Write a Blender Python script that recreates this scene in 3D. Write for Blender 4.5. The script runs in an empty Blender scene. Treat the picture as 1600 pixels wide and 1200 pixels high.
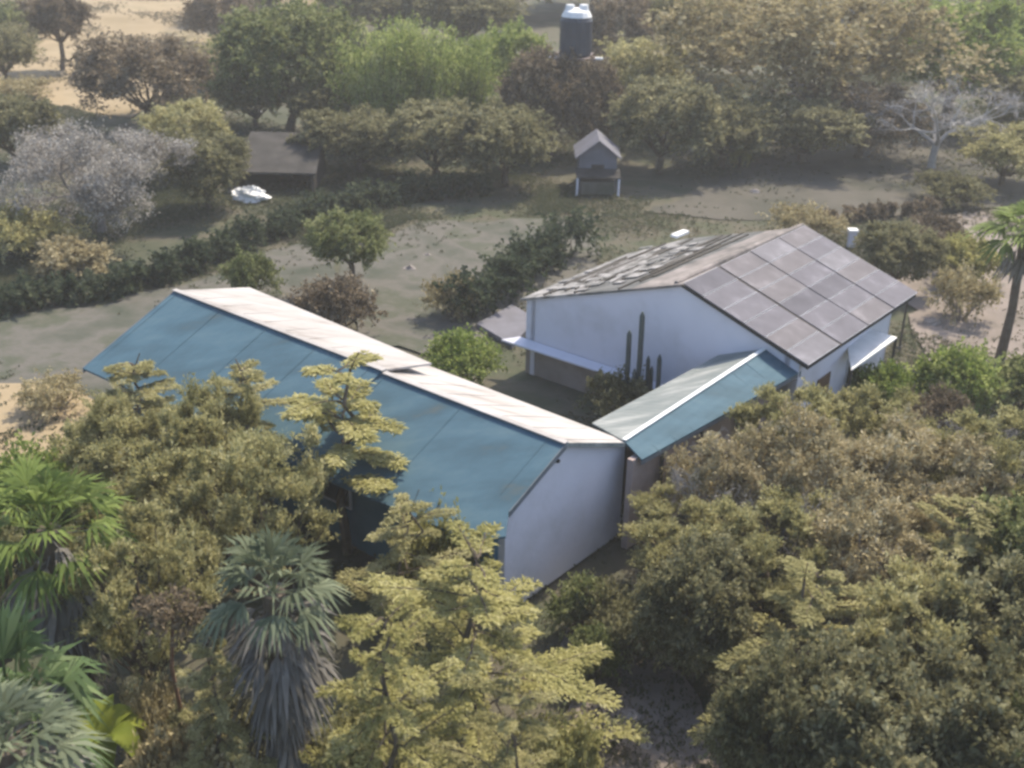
import bpy, math, random
import numpy as np
from mathutils import Vector

# ------------------------------------------------------------------ camera
sc = bpy.context.scene
CAM_H = 17.4; PITCH = math.radians(24.84); ROLL = math.radians(-1.39); FPX = 1855.0
cd = bpy.data.cameras.new('camera'); cam = bpy.data.objects.new('camera', cd)
sc.collection.objects.link(cam); sc.camera = cam
cd.sensor_width = 36.0; cd.lens = FPX / 1600 * 36.0
cd.clip_start = 0.1; cd.clip_end = 2000
cam.location = (0, 0, CAM_H)
cam.rotation_mode = 'QUATERNION'
from mathutils import Matrix
cam.rotation_quaternion = (Matrix.Rotation(math.pi/2 - PITCH, 3, 'X') @ Matrix.Rotation(-ROLL, 3, 'Z')).to_quaternion()
cd.dof.use_dof = True; cd.dof.focus_distance = 31.0; cd.dof.aperture_fstop = 0.6
sc.render.resolution_x = 1024; sc.render.resolution_y = 768
# ------------------------------------------------------------------ world, sun, exposure
SUN_EL = math.radians(55); SUN_AZ = math.radians(37)      # azimuth from +Y towards +X: the sun stands behind the scene
w = bpy.data.worlds.new('World'); sc.world = w; w.use_nodes = True
nt = w.node_tree; nt.nodes.clear()
sky = nt.nodes.new('ShaderNodeTexSky'); sky.sky_type = 'NISHITA'; sky.sun_disc = False
sky.sun_elevation = SUN_EL; sky.sun_rotation = SUN_AZ; sky.air_density = 1.0; sky.dust_density = 2.0
bg = nt.nodes.new('ShaderNodeBackground'); bg.inputs['Strength'].default_value = 0.15
wo = nt.nodes.new('ShaderNodeOutputWorld')
nt.links.new(sky.outputs[0], bg.inputs[0]); nt.links.new(bg.outputs[0], wo.inputs[0])
sl = bpy.data.lights.new('sun', 'SUN'); sl.energy = 3.3; sl.angle = math.radians(0.8); sl.color = (1.0, 0.88, 0.69)
so = bpy.data.objects.new('sun', sl); sc.collection.objects.link(so)
sdir = Vector((math.sin(SUN_AZ)*math.cos(SUN_EL), math.cos(SUN_AZ)*math.cos(SUN_EL), math.sin(SUN_EL)))
so.rotation_mode = 'QUATERNION'; so.rotation_quaternion = sdir.to_track_quat('Z', 'Y')
so.location = (0, 0, 60)
sc.view_settings.view_transform = 'Standard'; sc.view_settings.look = 'None'
sc.view_settings.exposure = 0.9; sc.view_settings.gamma = 1
try:
    sc.cycles.filter_width = 2.8
    sc.cycles.volume_bounces = 1; sc.cycles.max_bounces = 6; sc.cycles.transparent_max_bounces = 6
except Exception: pass

# ------------------------------------------------------------------ survey helpers (pixel of the photo -> place in the world)
def ray(x, y):
    a = x-800.0; b = 600.0-y; cr, sr = math.cos(ROLL), math.sin(ROLL)
    a, b = a*cr+b*sr, -a*sr+b*cr
    c, s = math.cos(PITCH), math.sin(PITCH)
    return np.array([a/FPX, c+s*b/FPX, -s+c*b/FPX])
def W(x, y, z=0.0):
    d = ray(x, y); return np.array([0, 0, CAM_H]) + d*((z-CAM_H)/d[2])
def on_plane(x, y, p, n):
    o = np.array([0, 0, CAM_H]); d = ray(x, y); return o + d*(np.dot(np.array(p)-o, n)/np.dot(d, n))
def height_at(base, x, y):
    """height of the point seen at pixel (x,y) standing over ground point base"""
    d = ray(x, y); t = base[1]/d[1]; return CAM_H + d[2]*t

# ------------------------------------------------------------------ object helpers
col = sc.collection
def tag(o, label=None, cat=None, group=None, kind=None):
    if label: o['label'] = label
    if cat: o['category'] = cat
    if group: o['group'] = group
    if kind: o['kind'] = kind
    return o
def empty(name, loc=(0, 0, 0), rz=0.0):
    o = bpy.data.objects.new(name, None); col.objects.link(o); o.location = loc; o.rotation_euler = (0, 0, rz)
    o.empty_display_size = 0.3; return o
class MB:
    def __init__(s): s.v = []; s.f = []; s.n = 0
    def add(s, v, f):
        v = np.asarray(v, float); s.v.append(v)
        s.f += [tuple(i+s.n for i in q) for q in f]; s.n += len(v); return s
    def prism(s, top, down):
        """solid from a polygon (list of 3d points) and an offset vector"""
        t = np.array(top, float); b = t + np.array(down, float); k = len(t)
        f = [tuple(range(k)), tuple(range(2*k-1, k-1, -1))] + [(i, k+i, k+(i+1) % k, (i+1) % k) for i in range(k)]
        return s.add(np.vstack([t, b]), f)
    def box(s, a, b):
        x0, y0, z0 = a; x1, y1, z1 = b
        return s.prism([(x0, y0, z1), (x1, y0, z1), (x1, y1, z1), (x0, y1, z1)], (0, 0, z0-z1))
    def obox(s, p, q, wd, ht):
        """bar from p to q (centre line of its top), width wd, height ht"""
        p = np.array(p, float); q = np.array(q, float); d = q-p; sd = np.cross(d, (0, 0, 1)); n = np.linalg.norm(sd)
        sd = sd/n*wd/2 if n > 1e-6 else np.array([wd/2, 0, 0])
        return s.prism([p-sd, q-sd, q+sd, p+sd], (0, 0, -ht))
    def post(s, x, y, z0, z1, r, r2=None, sides=8):
        return s.tube([(x, y, z0), (x, y, z1)], [r, r2 or r], sides)
    def tube(s, pts, rad, sides=6, cap=True):
        pts = np.array(pts, float); k = len(pts); V = []
        for i in range(k):
            d = pts[min(i+1, k-1)]-pts[max(i-1, 0)]; d = d/(np.linalg.norm(d)+1e-9)
            a = np.cross(d, (0, 0, 1)) if abs(d[2]) < .95 else np.cross(d, (1, 0, 0)); a /= np.linalg.norm(a); b = np.cross(d, a)
            for j in range(sides):
                t = 2*math.pi*j/sides; V.append(pts[i]+rad[i]*(math.cos(t)*a+math.sin(t)*b))
        F = [(i*sides+j, i*sides+(j+1) % sides, (i+1)*sides+(j+1) % sides, (i+1)*sides+j) for i in range(k-1) for j in range(sides)]
        if cap: F += [tuple(range(sides-1, -1, -1)), tuple(range((k-1)*sides, k*sides))]
        return s.add(V, F)
    def build(s, name, mat, parent=None, smooth=False):
        me = bpy.data.meshes.new(name); me.from_pydata(np.vstack(s.v).tolist(), [], s.f)
        me.materials.append(mat)
        if smooth: me.polygons.foreach_set('use_smooth', [True]*len(me.polygons))
        me.update(); o = bpy.data.objects.new(name, me); col.objects.link(o)
        if parent: o.parent = parent
        return o
def fast_mesh(name, V, quads, mat, parent=None):
    V = np.asarray(V, np.float32); Q = np.asarray(quads, np.int32); me = bpy.data.meshes.new(name)
    me.vertices.add(len(V)); me.vertices.foreach_set('co', V.ravel())
    me.loops.add(Q.size); me.loops.foreach_set('vertex_index', Q.ravel())
    me.polygons.add(len(Q)); me.polygons.foreach_set('loop_start', np.arange(0, Q.size, Q.shape[1], dtype=np.int32))
    me.polygons.foreach_set('loop_total', np.full(len(Q), Q.shape[1], np.int32))
    me.materials.append(mat); me.update(calc_edges=True); me.validate()
    o = bpy.data.objects.new(name, me); col.objects.link(o)
    if parent: o.parent = parent
    return o

# ------------------------------------------------------------------ materials
def newmat(name):
    m = bpy.data.materials.new(name); m.use_nodes = True; t = m.node_tree; t.nodes.clear()
    out = t.nodes.new('ShaderNodeOutputMaterial'); return m, t, out
def N(t, typ, **kw):
    n = t.nodes.new(typ)
    for k, v in kw.items(): setattr(n, k, v)
    return n
def ramp(t, fac, stops):
    r = N(t, 'ShaderNodeValToRGB'); e = r.color_ramp.elements
    while len(e) < len(stops): e.new(0.5)
    for i, (p, c) in enumerate(stops): e[i].position = p; e[i].color = (*c, 1)
    t.links.new(fac, r.inputs[0]); return r.outputs[0]
def noise(t, scale, detail=5, rough=.6, vec=None):
    n = N(t, 'ShaderNodeTexNoise'); n.inputs['Scale'].default_value = scale; n.inputs['Detail'].default_value = detail
    n.inputs['Roughness'].default_value = rough
    if vec is None:
        tc = N(t, 'ShaderNodeTexCoord'); vec = tc.outputs['Object']
    t.links.new(vec, n.inputs['Vector']); return n.outputs['Fac']
def mix(t, fac, a, b):
    m = N(t, 'ShaderNodeMix', data_type='RGBA')
    for s, v in ((m.inputs[0], fac), (m.inputs[6], a), (m.inputs[7], b)):
        if isinstance(v, (int, float)): s.default_value = v
        elif isinstance(v, tuple): s.default_value = (*v, 1)
        else: t.links.new(v, s)
    return m.outputs[2]
def surf(name, stops, scale=1.5, rough=.8, detail=6, bump=.3, bscale=None, spec=.3, metal=0.0, streak=None, ribs=None):
    m, t, out = newmat(name); b = N(t, 'ShaderNodeBsdfPrincipled')
    tc = N(t, 'ShaderNodeTexCoord'); vec = tc.outputs['Object']
    if streak is not None:
        mp = N(t, 'ShaderNodeMapping'); mp.inputs['Rotation'].default_value = (0, 0, -streak[0]); mp.inputs['Scale'].default_value = streak[1]
        mp.vector_type = 'POINT'; t.links.new(vec, mp.inputs[0]); vec = mp.outputs[0]
    f = noise(t, scale, detail, vec=vec); c = ramp(t, f, stops)
    t.links.new(c, b.inputs['Base Color']); b.inputs['Roughness'].default_value = rough; b.inputs['Metallic'].default_value = metal
    b.inputs['Specular IOR Level'].default_value = spec
    if bump:
        f2 = noise(t, bscale or scale*6, 4, vec=vec); bp = N(t, 'ShaderNodeBump'); bp.inputs['Strength'].default_value = bump; bp.inputs['Distance'].default_value = .03
        t.links.new(f2, bp.inputs['Height']); t.links.new(bp.outputs[0], b.inputs['Normal'])
    if ribs:
        mp2 = N(t, 'ShaderNodeMapping'); mp2.inputs['Rotation'].default_value = (0, 0, -ribs[0]); t.links.new(tc.outputs['Object'], mp2.inputs[0])
        wv = N(t, 'ShaderNodeTexWave', wave_type='BANDS', bands_direction='Y'); wv.inputs['Scale'].default_value = ribs[1]; t.links.new(mp2.outputs[0], wv.inputs[0])
        b2 = N(t, 'ShaderNodeBump'); b2.inputs['Strength'].default_value = ribs[2]; b2.inputs['Distance'].default_value = .02
        t.links.new(wv.outputs['Fac'], b2.inputs['Height'])
        if bump: t.links.new(bp.outputs[0], b2.inputs['Normal'])
        t.links.new(b2.outputs[0], b.inputs['Normal'])
    t.links.new(b.outputs[0], out.inputs[0]); return m
def leafmat(name, cols, trans=.5, nscale=.9):
    """leaves: hue drifts in clumps and from leaf to leaf; thin, so light passes through"""
    m, t, out = newmat(name)
    f = noise(t, nscale, 3, .6); g = N(t, 'ShaderNodeNewGeometry'); oi = N(t, 'ShaderNodeObjectInfo')
    a = N(t, 'ShaderNodeMath', operation='MULTIPLY_ADD'); t.links.new(g.outputs['Random Per Island'], a.inputs[0]); a.inputs[1].default_value = .38
    t.links.new(f, a.inputs[2]); s2 = N(t, 'ShaderNodeMath', operation='MULTIPLY_ADD'); t.links.new(oi.outputs['Random'], s2.inputs[0]); s2.inputs[1].default_value = .16
    t.links.new(a.outputs[0], s2.inputs[2]); s3 = N(t, 'ShaderNodeMath', operation='SUBTRACT'); t.links.new(s2.outputs[0], s3.inputs[0]); s3.inputs[1].default_value = .27
    k = len(cols); c = ramp(t, s3.outputs[0], [(.2+.6*i/(k-1), cc) for i, cc in enumerate(cols)])
    b = N(t, 'ShaderNodeBsdfPrincipled'); t.links.new(c, b.inputs['Base Color']); b.inputs['Roughness'].default_value = .7; b.inputs['Specular IOR Level'].default_value = .12
    tr = N(t, 'ShaderNodeBsdfTranslucent'); t.links.new(c, tr.inputs[0]); mx = N(t, 'ShaderNodeMixShader'); mx.inputs[0].default_value = trans
    t.links.new(b.outputs[0], mx.inputs[1]); t.links.new(tr.outputs[0], mx.inputs[2]); t.links.new(mx.outputs[0], out.inputs[0]); return m

M = {}
M['ground'] = surf('ground_soil', [(.3, (.040, .05, .03)), (.42, (.066, .072, .046)), (.5, (.10, .09, .066)), (.57, (.06, .07, .04)), (.7, (.13, .115, .08))], .16, .95, 12, .8, 3)
M['sand'] = surf('sand', [(.35, (.23, .18, .105)), (.55, (.31, .245, .155)), (.7, (.19, .165, .095))], .12, .95, 8, .4, 3)
M['yard'] = surf('yard_dirt', [(.3, (.045, .055, .038)), (.42, (.075, .078, .062)), (.52, (.115, .108, .095)), (.6, (.068, .075, .052)), (.75, (.13, .12, .105))], .3, .95, 12, .8, 4)
M['lane'] = surf('lane_dirt', [(.3, (.04, .046, .032)), (.45, (.07, .068, .055)), (.58, (.095, .088, .074)), (.75, (.06, .062, .042))], .25, .95, 12, .8, 4)
M['pinkdirt'] = surf('pink_dirt', [(.35, (.15, .13, .11)), (.6, (.23, .195, .175)), (.75, (.13, .125, .09))], .5, .95, 8, .4, 4)
M['grass'] = leafmat('grass_blades', [(.07, .085, .05), (.10, .115, .07), (.14, .145, .09)], .5, .3)
M['drygrass'] = leafmat('dry_grass_blades', [(.13, .12, .08), (.18, .165, .115), (.23, .205, .15)], .5, .3)
M['blue'] = surf('blue_paint_roof', [(.25, (.085, .105, .105)), (.36, (.052, .100, .132)), (.52, (.066, .128, .170)), (.66, (.088, .152, .188)), (.8, (.15, .195, .205))], .8, .75, 12, .15, 9, .2, streak=(math.radians(51.5), (.45, 1.5, 1)), ribs=(math.radians(51.5), 1.3, .25))
M['pale'] = surf('glare_pale_roof_sheet', [(.26, (.22, .19, .17)), (.42, (.35, .33, .315)), (.58, (.41, .39, .38)), (.75, (.47, .46, .45))], .9, .85, 12, .25, 9, .2, streak=(math.radians(51.5), (.5, 1.6, 1)), ribs=(math.radians(51.5), 1.6, .3))  # sun glare put into a pale bleached base colour, with dirt streaks
M['palegreen'] = surf('glare_green_roof_sheet', [(.3, (.15, .175, .175)), (.5, (.22, .24, .235)), (.7, (.37, .38, .37))], 1.1, .8, 12, .2, 9, .15, streak=(math.radians(141.5), (.5, 1.6, 1)), ribs=(math.radians(141.5), 1.5, .3))  # glare on the sun-facing slope painted in as a paler sheet
M['cap'] = surf('ridge_capping', [(.3, (.55, .58, .58)), (.7, (.75, .77, .77))], 3, .5, 5, .1)
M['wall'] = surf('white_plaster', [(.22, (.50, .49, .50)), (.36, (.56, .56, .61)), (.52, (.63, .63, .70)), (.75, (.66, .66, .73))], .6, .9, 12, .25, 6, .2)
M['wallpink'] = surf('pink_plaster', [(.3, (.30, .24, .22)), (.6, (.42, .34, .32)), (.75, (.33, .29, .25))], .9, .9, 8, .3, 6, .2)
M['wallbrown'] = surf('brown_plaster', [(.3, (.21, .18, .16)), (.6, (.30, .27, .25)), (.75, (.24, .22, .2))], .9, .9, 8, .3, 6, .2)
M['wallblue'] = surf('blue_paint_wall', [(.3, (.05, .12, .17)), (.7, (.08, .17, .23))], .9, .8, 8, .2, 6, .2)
M['dark'] = surf('dark_timber', [(.3, (.03, .028, .025)), (.7, (.07, .06, .05))], 4, .8)
M['fascia'] = surf('grey_fascia', [(.3, (.10, .12, .14)), (.7, (.18, .2, .22))], 4, .7)
M['window'] = surf('dark_glass', [(.3, (.02, .025, .03)), (.7, (.05, .055, .06))], 1, .12, 2, 0, spec=.6)
M['door'] = surf('brown_door_paint', [(.3, (.09, .05, .03)), (.7, (.15, .09, .06))], 3, .6)
M['oldroof'] = surf('weathered_roof_boards', [(.32, (.045, .05, .048)), (.45, (.085, .09, .088)), (.58, (.15, .148, .145)), (.74, (.29, .285, .28))], 1.0, .9, 10, .6, 8, streak=(math.radians(51.5), (.45, 3.2, 1)))
M['oldpale'] = surf('chalky_roof_tiles', [(.33, (.10, .10, .095)), (.48, (.21, .205, .2)), (.68, (.40, .385, .38))], 2.2, .9, 10, .7, 10)
M['oldpink'] = surf('pinkish_roof_sheet', [(.3, (.10, .095, .09)), (.47, (.19, .17, .16)), (.7, (.32, .285, .27))], 1.2, .9, 10, .5, 8)
M['frame'] = surf('aluminium_frame', [(.3, (.36, .37, .40)), (.7, (.52, .53, .57))], 3, .75, 3, 0, spec=.1)
M['white'] = surf('white_sheet', [(.3, (.66, .66, .66)), (.7, (.82, .82, .81))], 2, .5, 4, .1)
M['tank'] = surf('blue_grey_plastic', [(.3, (.04, .045, .06)), (.7, (.06, .068, .085))], 1.2, .5, 4, .1)
M['steel'] = surf('rusty_steel', [(.3, (.12, .09, .085)), (.7, (.2, .16, .15))], 3, .7)
M['lavender'] = surf('lavender_board', [(.3, (.12, .12, .14)), (.7, (.17, .17, .2))], 1.5, .8)
M['greyroof'] = surf('grey_felt_roof', [(.3, (.03, .028, .026)), (.5, (.048, .045, .042)), (.7, (.07, .064, .06))], 1.0, .9)
M['bark'] = surf('brown_bark', [(.3, (.07, .055, .04)), (.7, (.15, .12, .09))], 5, .95, 6, .8, 12)
M['barkgrey'] = surf('grey_bark', [(.3, (.16, .145, .13)), (.7, (.29, .265, .25))], 5, .95, 6, .6, 12)
M['barkred'] = surf('reddish_bark', [(.3, (.12, .06, .035)), (.7, (.22, .13, .08))], 5, .95, 6, .6, 12)
M['cactus'] = surf('cactus_skin', [(.3, (.05, .065, .06)), (.7, (.085, .10, .095))], 3, .6, 4, .3)
M['skirt'] = leafmat('dead_palm_leaf', [(.09, .085, .075), (.16, .15, .135), (.30, .28, .26)], .15, 1.5)
M['palm'] = leafmat('palm_leaf', [(.07, .11, .05), (.11, .17, .07), (.19, .25, .12)], .3)
M['palmlime'] = leafmat('lime_palm_leaf', [(.09, .13, .035), (.17, .23, .06), (.30, .36, .12)], .4)
M['palmblue'] = leafmat('bluish_palm_leaf', [(.10, .125, .075), (.16, .19, .12), (.24, .27, .18)], .3)
M['banana'] = leafmat('banana_leaf', [(.12, .16, .03), (.22, .27, .04), (.34, .36, .07)], .5)
L_ = {}
L_['green'] = leafmat('green_leaves', [(0.085, 0.11, 0.04), (0.16, 0.185, 0.07), (0.265, 0.285, 0.125), (0.42, 0.42, 0.24)])
L_['deep'] = leafmat('deep_green_leaves', [(0.1, 0.1, 0.05), (0.17, 0.165, 0.085), (0.25, 0.24, 0.13), (0.38, 0.36, 0.22)])
L_['olive'] = leafmat('olive_leaves', [(0.165, 0.16, 0.065), (0.3, 0.285, 0.13), (0.44, 0.41, 0.2), (0.58, 0.54, 0.32)])
L_['yellow'] = leafmat('yellow_green_leaves', [(0.18, 0.18, 0.06), (0.3, 0.285, 0.105), (0.42, 0.395, 0.165), (0.54, 0.51, 0.27)], .45)
L_['lime'] = leafmat('lime_leaves', [(0.11, 0.16, 0.035), (0.2, 0.26, 0.065), (0.33, 0.38, 0.12), (0.48, 0.5, 0.23)], .45)
L_['brown'] = leafmat('brown_thicket_leaves', [(0.2, 0.165, 0.085), (0.34, 0.285, 0.155), (0.47, 0.405, 0.245), (0.59, 0.53, 0.37)], .3)
L_['rust'] = leafmat('dark_brown_leaves', [(0.1, 0.08, 0.055), (0.17, 0.135, 0.09), (0.25, 0.2, 0.135), (0.4, 0.34, 0.24)], .3)
L_['silver'] = leafmat('silver_grey_leaves', [(0.18, 0.165, 0.14), (0.27, 0.25, 0.22), (0.38, 0.355, 0.32), (0.52, 0.49, 0.45)], .3)
L_['dark'] = leafmat('dark_hedge_leaves', [(.035,.05,.03),(.055,.075,.045),(.085,.105,.06),(.15,.17,.11)])
L_['tan'] = leafmat('tan_leaves', [(0.18, 0.15, 0.075), (0.3, 0.255, 0.13), (0.41, 0.355, 0.21), (0.52, 0.46, 0.3)], .4)

# ------------------------------------------------------------------ ground
def ground_sheet():
    n = 90; xs = np.sign(np.linspace(-1, 1, n))*np.abs(np.linspace(-1, 1, n))**1.8*380
    ys = np.linspace(-60, 1, 2)[:1].tolist()+list(-20+np.linspace(0, 1, n)**1.7*420)
    X, Y = np.meshgrid(xs, np.array(ys)); Z = -.02-.05*(np.sin(X*.31+1)*np.cos(Y*.23)+1)
    V = np.stack([X, Y, Z], -1).reshape(-1, 3); nx = n; Q = []
    for j in range(len(ys)-1):
        i = np.arange(nx-1); Q.append(np.stack([j*nx+i, j*nx+i+1, (j+1)*nx+i+1, (j+1)*nx+i], -1))
    tag(fast_mesh('ground', V, np.vstack(Q), M['ground']), kind='structure')
ground_sheet()
def patch(name, poly, mat, z, jit=.25, seed=1):
    rng = np.random.RandomState(seed); P = [W(*p, 0) for p in poly]; pts = []
    for i in range(len(P)):
        a = P[i]; b = P[(i+1) % len(P)]; k = int(np.clip(np.linalg.norm(b-a)/max(.8, jit*6), 1, 60))
        for j in range(k):
            q = a+(b-a)*j/k; pts.append((q[0]+rng.randn()*jit, q[1]+rng.randn()*jit*1.4, z))
    mb = MB(); mb.add(pts, [tuple(range(len(pts)))]); return tag(mb.build(name, mat), kind='structure')
patch('sand_field', [(-60, -10), (560, -25), (480, 60), (330, 110), (180, 190), (60, 150), (-60, 170)], M['sand'], .004, .6)
patch('dirt_yard', [(520, 395), (640, 345), (800, 340), (930, 335), (930, 420), (700, 560), (560, 540)], M['yard'], .004)
patch('path', [(-80, 560), (-80, 505), (150, 470), (330, 430), (470, 380), (520, 395), (540, 480), (200, 620), (-80, 700)], M['yard'], .008)
patch('lane', [(1000, 330), (1180, 250), (1400, 225), (1700, 200), (1700, 320), (1500, 330), (1300, 345), (1180, 345)], M['lane'], .004)
patch('lane_verge', [(1310, 372), (1470, 330), (1700, 318), (1700, 560), (1480, 600), (1420, 520), (1400, 440)], M['pinkdirt'], .008)
patch('bare_soil', [(880, 960), (960, 920), (1060, 1040), (1180, 1260), (900, 1290), (880, 1100)], M['pinkdirt'], .004, .12)
patch('sandy_bank', [(-60, 600), (60, 590), (150, 620), (130, 700), (60, 740), (-60, 750)], M['sand'], .012, .15)

BARE = [np.array([W(*p, 0)[:2] for p in pl]) for pl in ([(520, 395), (640, 345), (800, 340), (930, 335), (930, 420), (700, 560), (560, 540)], [(-80, 560), (-80, 505), (150, 470), (330, 430), (470, 380), (520, 395), (540, 480), (200, 620), (-80, 700)], [(1000, 330), (1180, 250), (1400, 225), (1700, 200), (1700, 320), (1500, 330), (1300, 345), (1180, 345)], [(-60, -10), (560, -25), (480, 60), (330, 110), (180, 190), (60, 150), (-60, 170)])]
def carpet(name, polys, mat, n, h, label, seed=3, wd=.02):
    """tufts of blades scattered inside ground polygons"""
    rng = np.random.RandomState(seed); out = []
    for poly, share in polys:
        P = np.array([W(*p, 0)[:2] for p in poly]); lo, hi = P.min(0), P.max(0); k = int(n*share); got = 0
        while got < k:
            q = lo+rng.rand(4000, 2)*(hi-lo); ins = np.zeros(4000, bool); j = len(P)-1
            for i in range(len(P)):
                c = ((P[i, 1] > q[:, 1]) != (P[j, 1] > q[:, 1])) & (q[:, 0] < (P[j, 0]-P[i, 0])*(q[:, 1]-P[i, 1])/(P[j, 1]-P[i, 1]+1e-9)+P[i, 0])
                ins ^= c; j = i
            q = q[ins]; nz = np.sin(q[:, 0]*.53+1.3*np.sin(q[:, 1]*.31))+np.sin(q[:, 1]*.47+1.7*np.sin(q[:, 0]*.27+seed))+rng.randn(len(q))*.45
            q = q[nz > .35]
            for z in BARE:
                j = len(z)-1; o_ = np.zeros(len(q), bool)
                for i in range(len(z)):
                    o_ ^= ((z[i, 1] > q[:, 1]) != (z[j, 1] > q[:, 1])) & (q[:, 0] < (z[j, 0]-z[i, 0])*(q[:, 1]-z[i, 1])/(z[j, 1]-z[i, 1]+1e-9)+z[i, 0]); j = i
                q = q[~(o_ & (rng.rand(len(q)) < .9))]
            q = q[:k-got]; out.append(q); got += len(q)
    q = np.vstack(out); m = len(q); b = 5
    base = np.repeat(np.c_[q, np.zeros(m)], b, 0)+np.c_[rng.randn(m*b, 2)*.05, np.zeros(m*b)]
    d = np.c_[rng.randn(m*b, 2)*.45, np.ones(m*b)]; d /= np.linalg.norm(d, axis=1)[:, None]
    dist = np.linalg.norm(base, axis=1); sz = h*(.5+rng.rand(m*b))
    V, Q = blades(base, d, sz, wd*(.7+dist/60), rng); tag(fast_mesh(name, V, Q, mat), label, 'grass', kind='stuff')
def blades(P, D, L, Wd, rng, fold=.25, flat=1.0):
    n = len(P); r = rng.randn(n, 3)*flat+np.array([0, 0, 1.0-flat])*2; S = np.cross(D, r); S /= np.linalg.norm(S, axis=1)[:, None]+1e-9
    L = np.broadcast_to(L, (n,))[:, None]; Wd = np.broadcast_to(Wd, (n,))[:, None]
    mid = P+D*L*.45; tip = P+D*L+np.c_[np.zeros((n, 2)), -fold*L[:, 0]]
    V = np.stack([P, mid+S*Wd, tip, mid-S*Wd], 1).reshape(-1, 3); i = np.arange(n)*4
    return V, np.stack([i, i+1, i+2, i+3], -1)
full = [(-60, 1350), (-60, 180), (500, 130), (1650, 100), (1650, 1350)]
carpet('ground_cover', [(full, .75), ([(-60, 520), (-60, 330), (560, 260), (900, 280), (900, 330), (560, 370)], .25)], M['grass'], 60000, .12,
       'patchy green grass and weeds over the ground', 3)
carpet('dry_grass', [(full, .7), ([(-60, 170), (-60, 0), (540, -10), (330, 120)], .3)], M['drygrass'], 26000, .12,
       'thin dry straw-coloured grass over the ground', 4)

# ------------------------------------------------------------------ the blue-roofed building (long wing, crossing wing)
Z3 = np.array([0, 0, 1.0])
r0 = W(885, 692, 4.0); r1 = W(275, 457, 4.0); u = r1-r0; LEN = np.linalg.norm(u); u /= LEN
v = np.array([-u[1], u[0], 0]); v = v if v[1] > 0 else -v
def AP(s, a, z): return r0*np.array([1, 1, 0])+v*s+u*a+Z3*z
SL = .43                                                          # fall of the blue slope
def blue_plane_point(px, py):
    n = np.cross(u, -v-Z3*SL); return on_plane(px, py, r0, n)
SR = .39
def white_plane_point(px, py): return on_plane(px, py, r0, np.cross(u, v-Z3*SR))
wing = empty('blue_roofed_building', (r0[0], r0[1], 0))
def part(mb, name, mat, root, label=None, smooth=False):
    o = mb.build(name, mat, root, smooth); o.matrix_parent_inverse = Matrix.Translation(-Vector(root.location))
    if label: o['label'] = label
    return o
def sub(mb, name, mat, parent, smooth=False):
    o = mb.build(name, mat, parent, smooth); return o             # parent already carries the offset
tag(wing, 'long L-shaped building with blue painted metal roofs and a white gable end', 'building')
# blue slope: ridge, rake, notch at the gable corner, eave
am = np.dot(W(600, 577, 4.0)-r0, u)
B0 = blue_plane_point(795, 800); B1 = blue_plane_point(790, 838)
E1 = AP(-3.53, LEN, 4-SL*3.53); eA = np.dot(B1-r0, u)
E0 = AP(-3.2, max(eA, .3), 4-SL*3.2)
ncol = MB(); ncol.prism([r0, B0, B1, E0, AP(-3.4, am, 4-SL*3.4), AP(0, am, 4.0)], (0, 0, -.06))
roofL = part(ncol, 'roof', M['blue'], wing, 'blue painted metal roof slope nearest the gable')
mb = MB(); up = .07
mb.prism([AP(0, am-.12, 4+up), AP(-3.42, am-.12, 4-SL*3.42+up), E1+Z3*up, r1+Z3*up], (0, 0, -.06))
roofLf = part(mb, 'roof', M['blue'], wing, 'blue painted metal roof slope at the far end of the long wing')
# low seams running down the blue sheets
for (o_, a0, a1, zo) in ((roofL, .5, am-.3, .0), (roofLf, am+.3, LEN-.2, up)):
    sm = MB(); k = int((a1-a0)/1.9)
    for i in range(k+1):
        a = a0+(a1-a0)*i/k; lo = -3.1 if a > 1.6 else -1.9
        sm.obox(AP(-.12, a, 4-SL*.12+zo+.018), AP(lo, a, 4+SL*lo+zo+.010), .02, .009)
    sub(sm, 'seam', M['blue'], o_)
# pale slopes, the sun's glare painted into the sheet colour
w0 = white_plane_point(985, 692); w1 = white_plane_point(678, 574)
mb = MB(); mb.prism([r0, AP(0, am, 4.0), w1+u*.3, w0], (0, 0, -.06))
roofW = part(mb, 'roof', M['pale'], wing, 'pale weathered roof slope with sun glare in its colour, running down to the courtyard')
fR = AP(2.9, LEN, 3.32); mR = AP(1.95, am, 3.56)
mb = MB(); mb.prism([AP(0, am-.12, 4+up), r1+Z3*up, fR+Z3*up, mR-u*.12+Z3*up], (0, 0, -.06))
roofWf = part(mb, 'roof', M['pale'], wing, 'pale pinkish roof slope of the raised far section, sun glare in its colour')
for o_, a0, a1, e0, e1, zz in ((roofW, .25, am-.15, 2.75, 2.2, 0), (roofWf, am+.15, LEN-.15, 1.9, 2.8, up)):
    sm = MB(); k = int((a1-a0)/.96)
    for i in range(k+1):
        t = i/k; a = a0+(a1-a0)*t; s = e0+(e1-e0)*t; f = SR if zz == 0 else .24
        sm.obox(AP(.1, a, 4-f*.1+zz+.015), AP(s, a, 4-f*s+zz+.009), .02, .007)
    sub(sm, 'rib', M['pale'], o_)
mb = MB()
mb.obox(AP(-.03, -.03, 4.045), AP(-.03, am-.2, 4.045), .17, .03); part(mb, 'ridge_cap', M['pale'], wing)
mb = MB(); mb.obox(AP(-.03, am-.2, 4.115), AP(-.03, LEN+.03, 4.115), .17, .03); part(mb, 'ridge_cap', M['pale'], wing)
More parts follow.
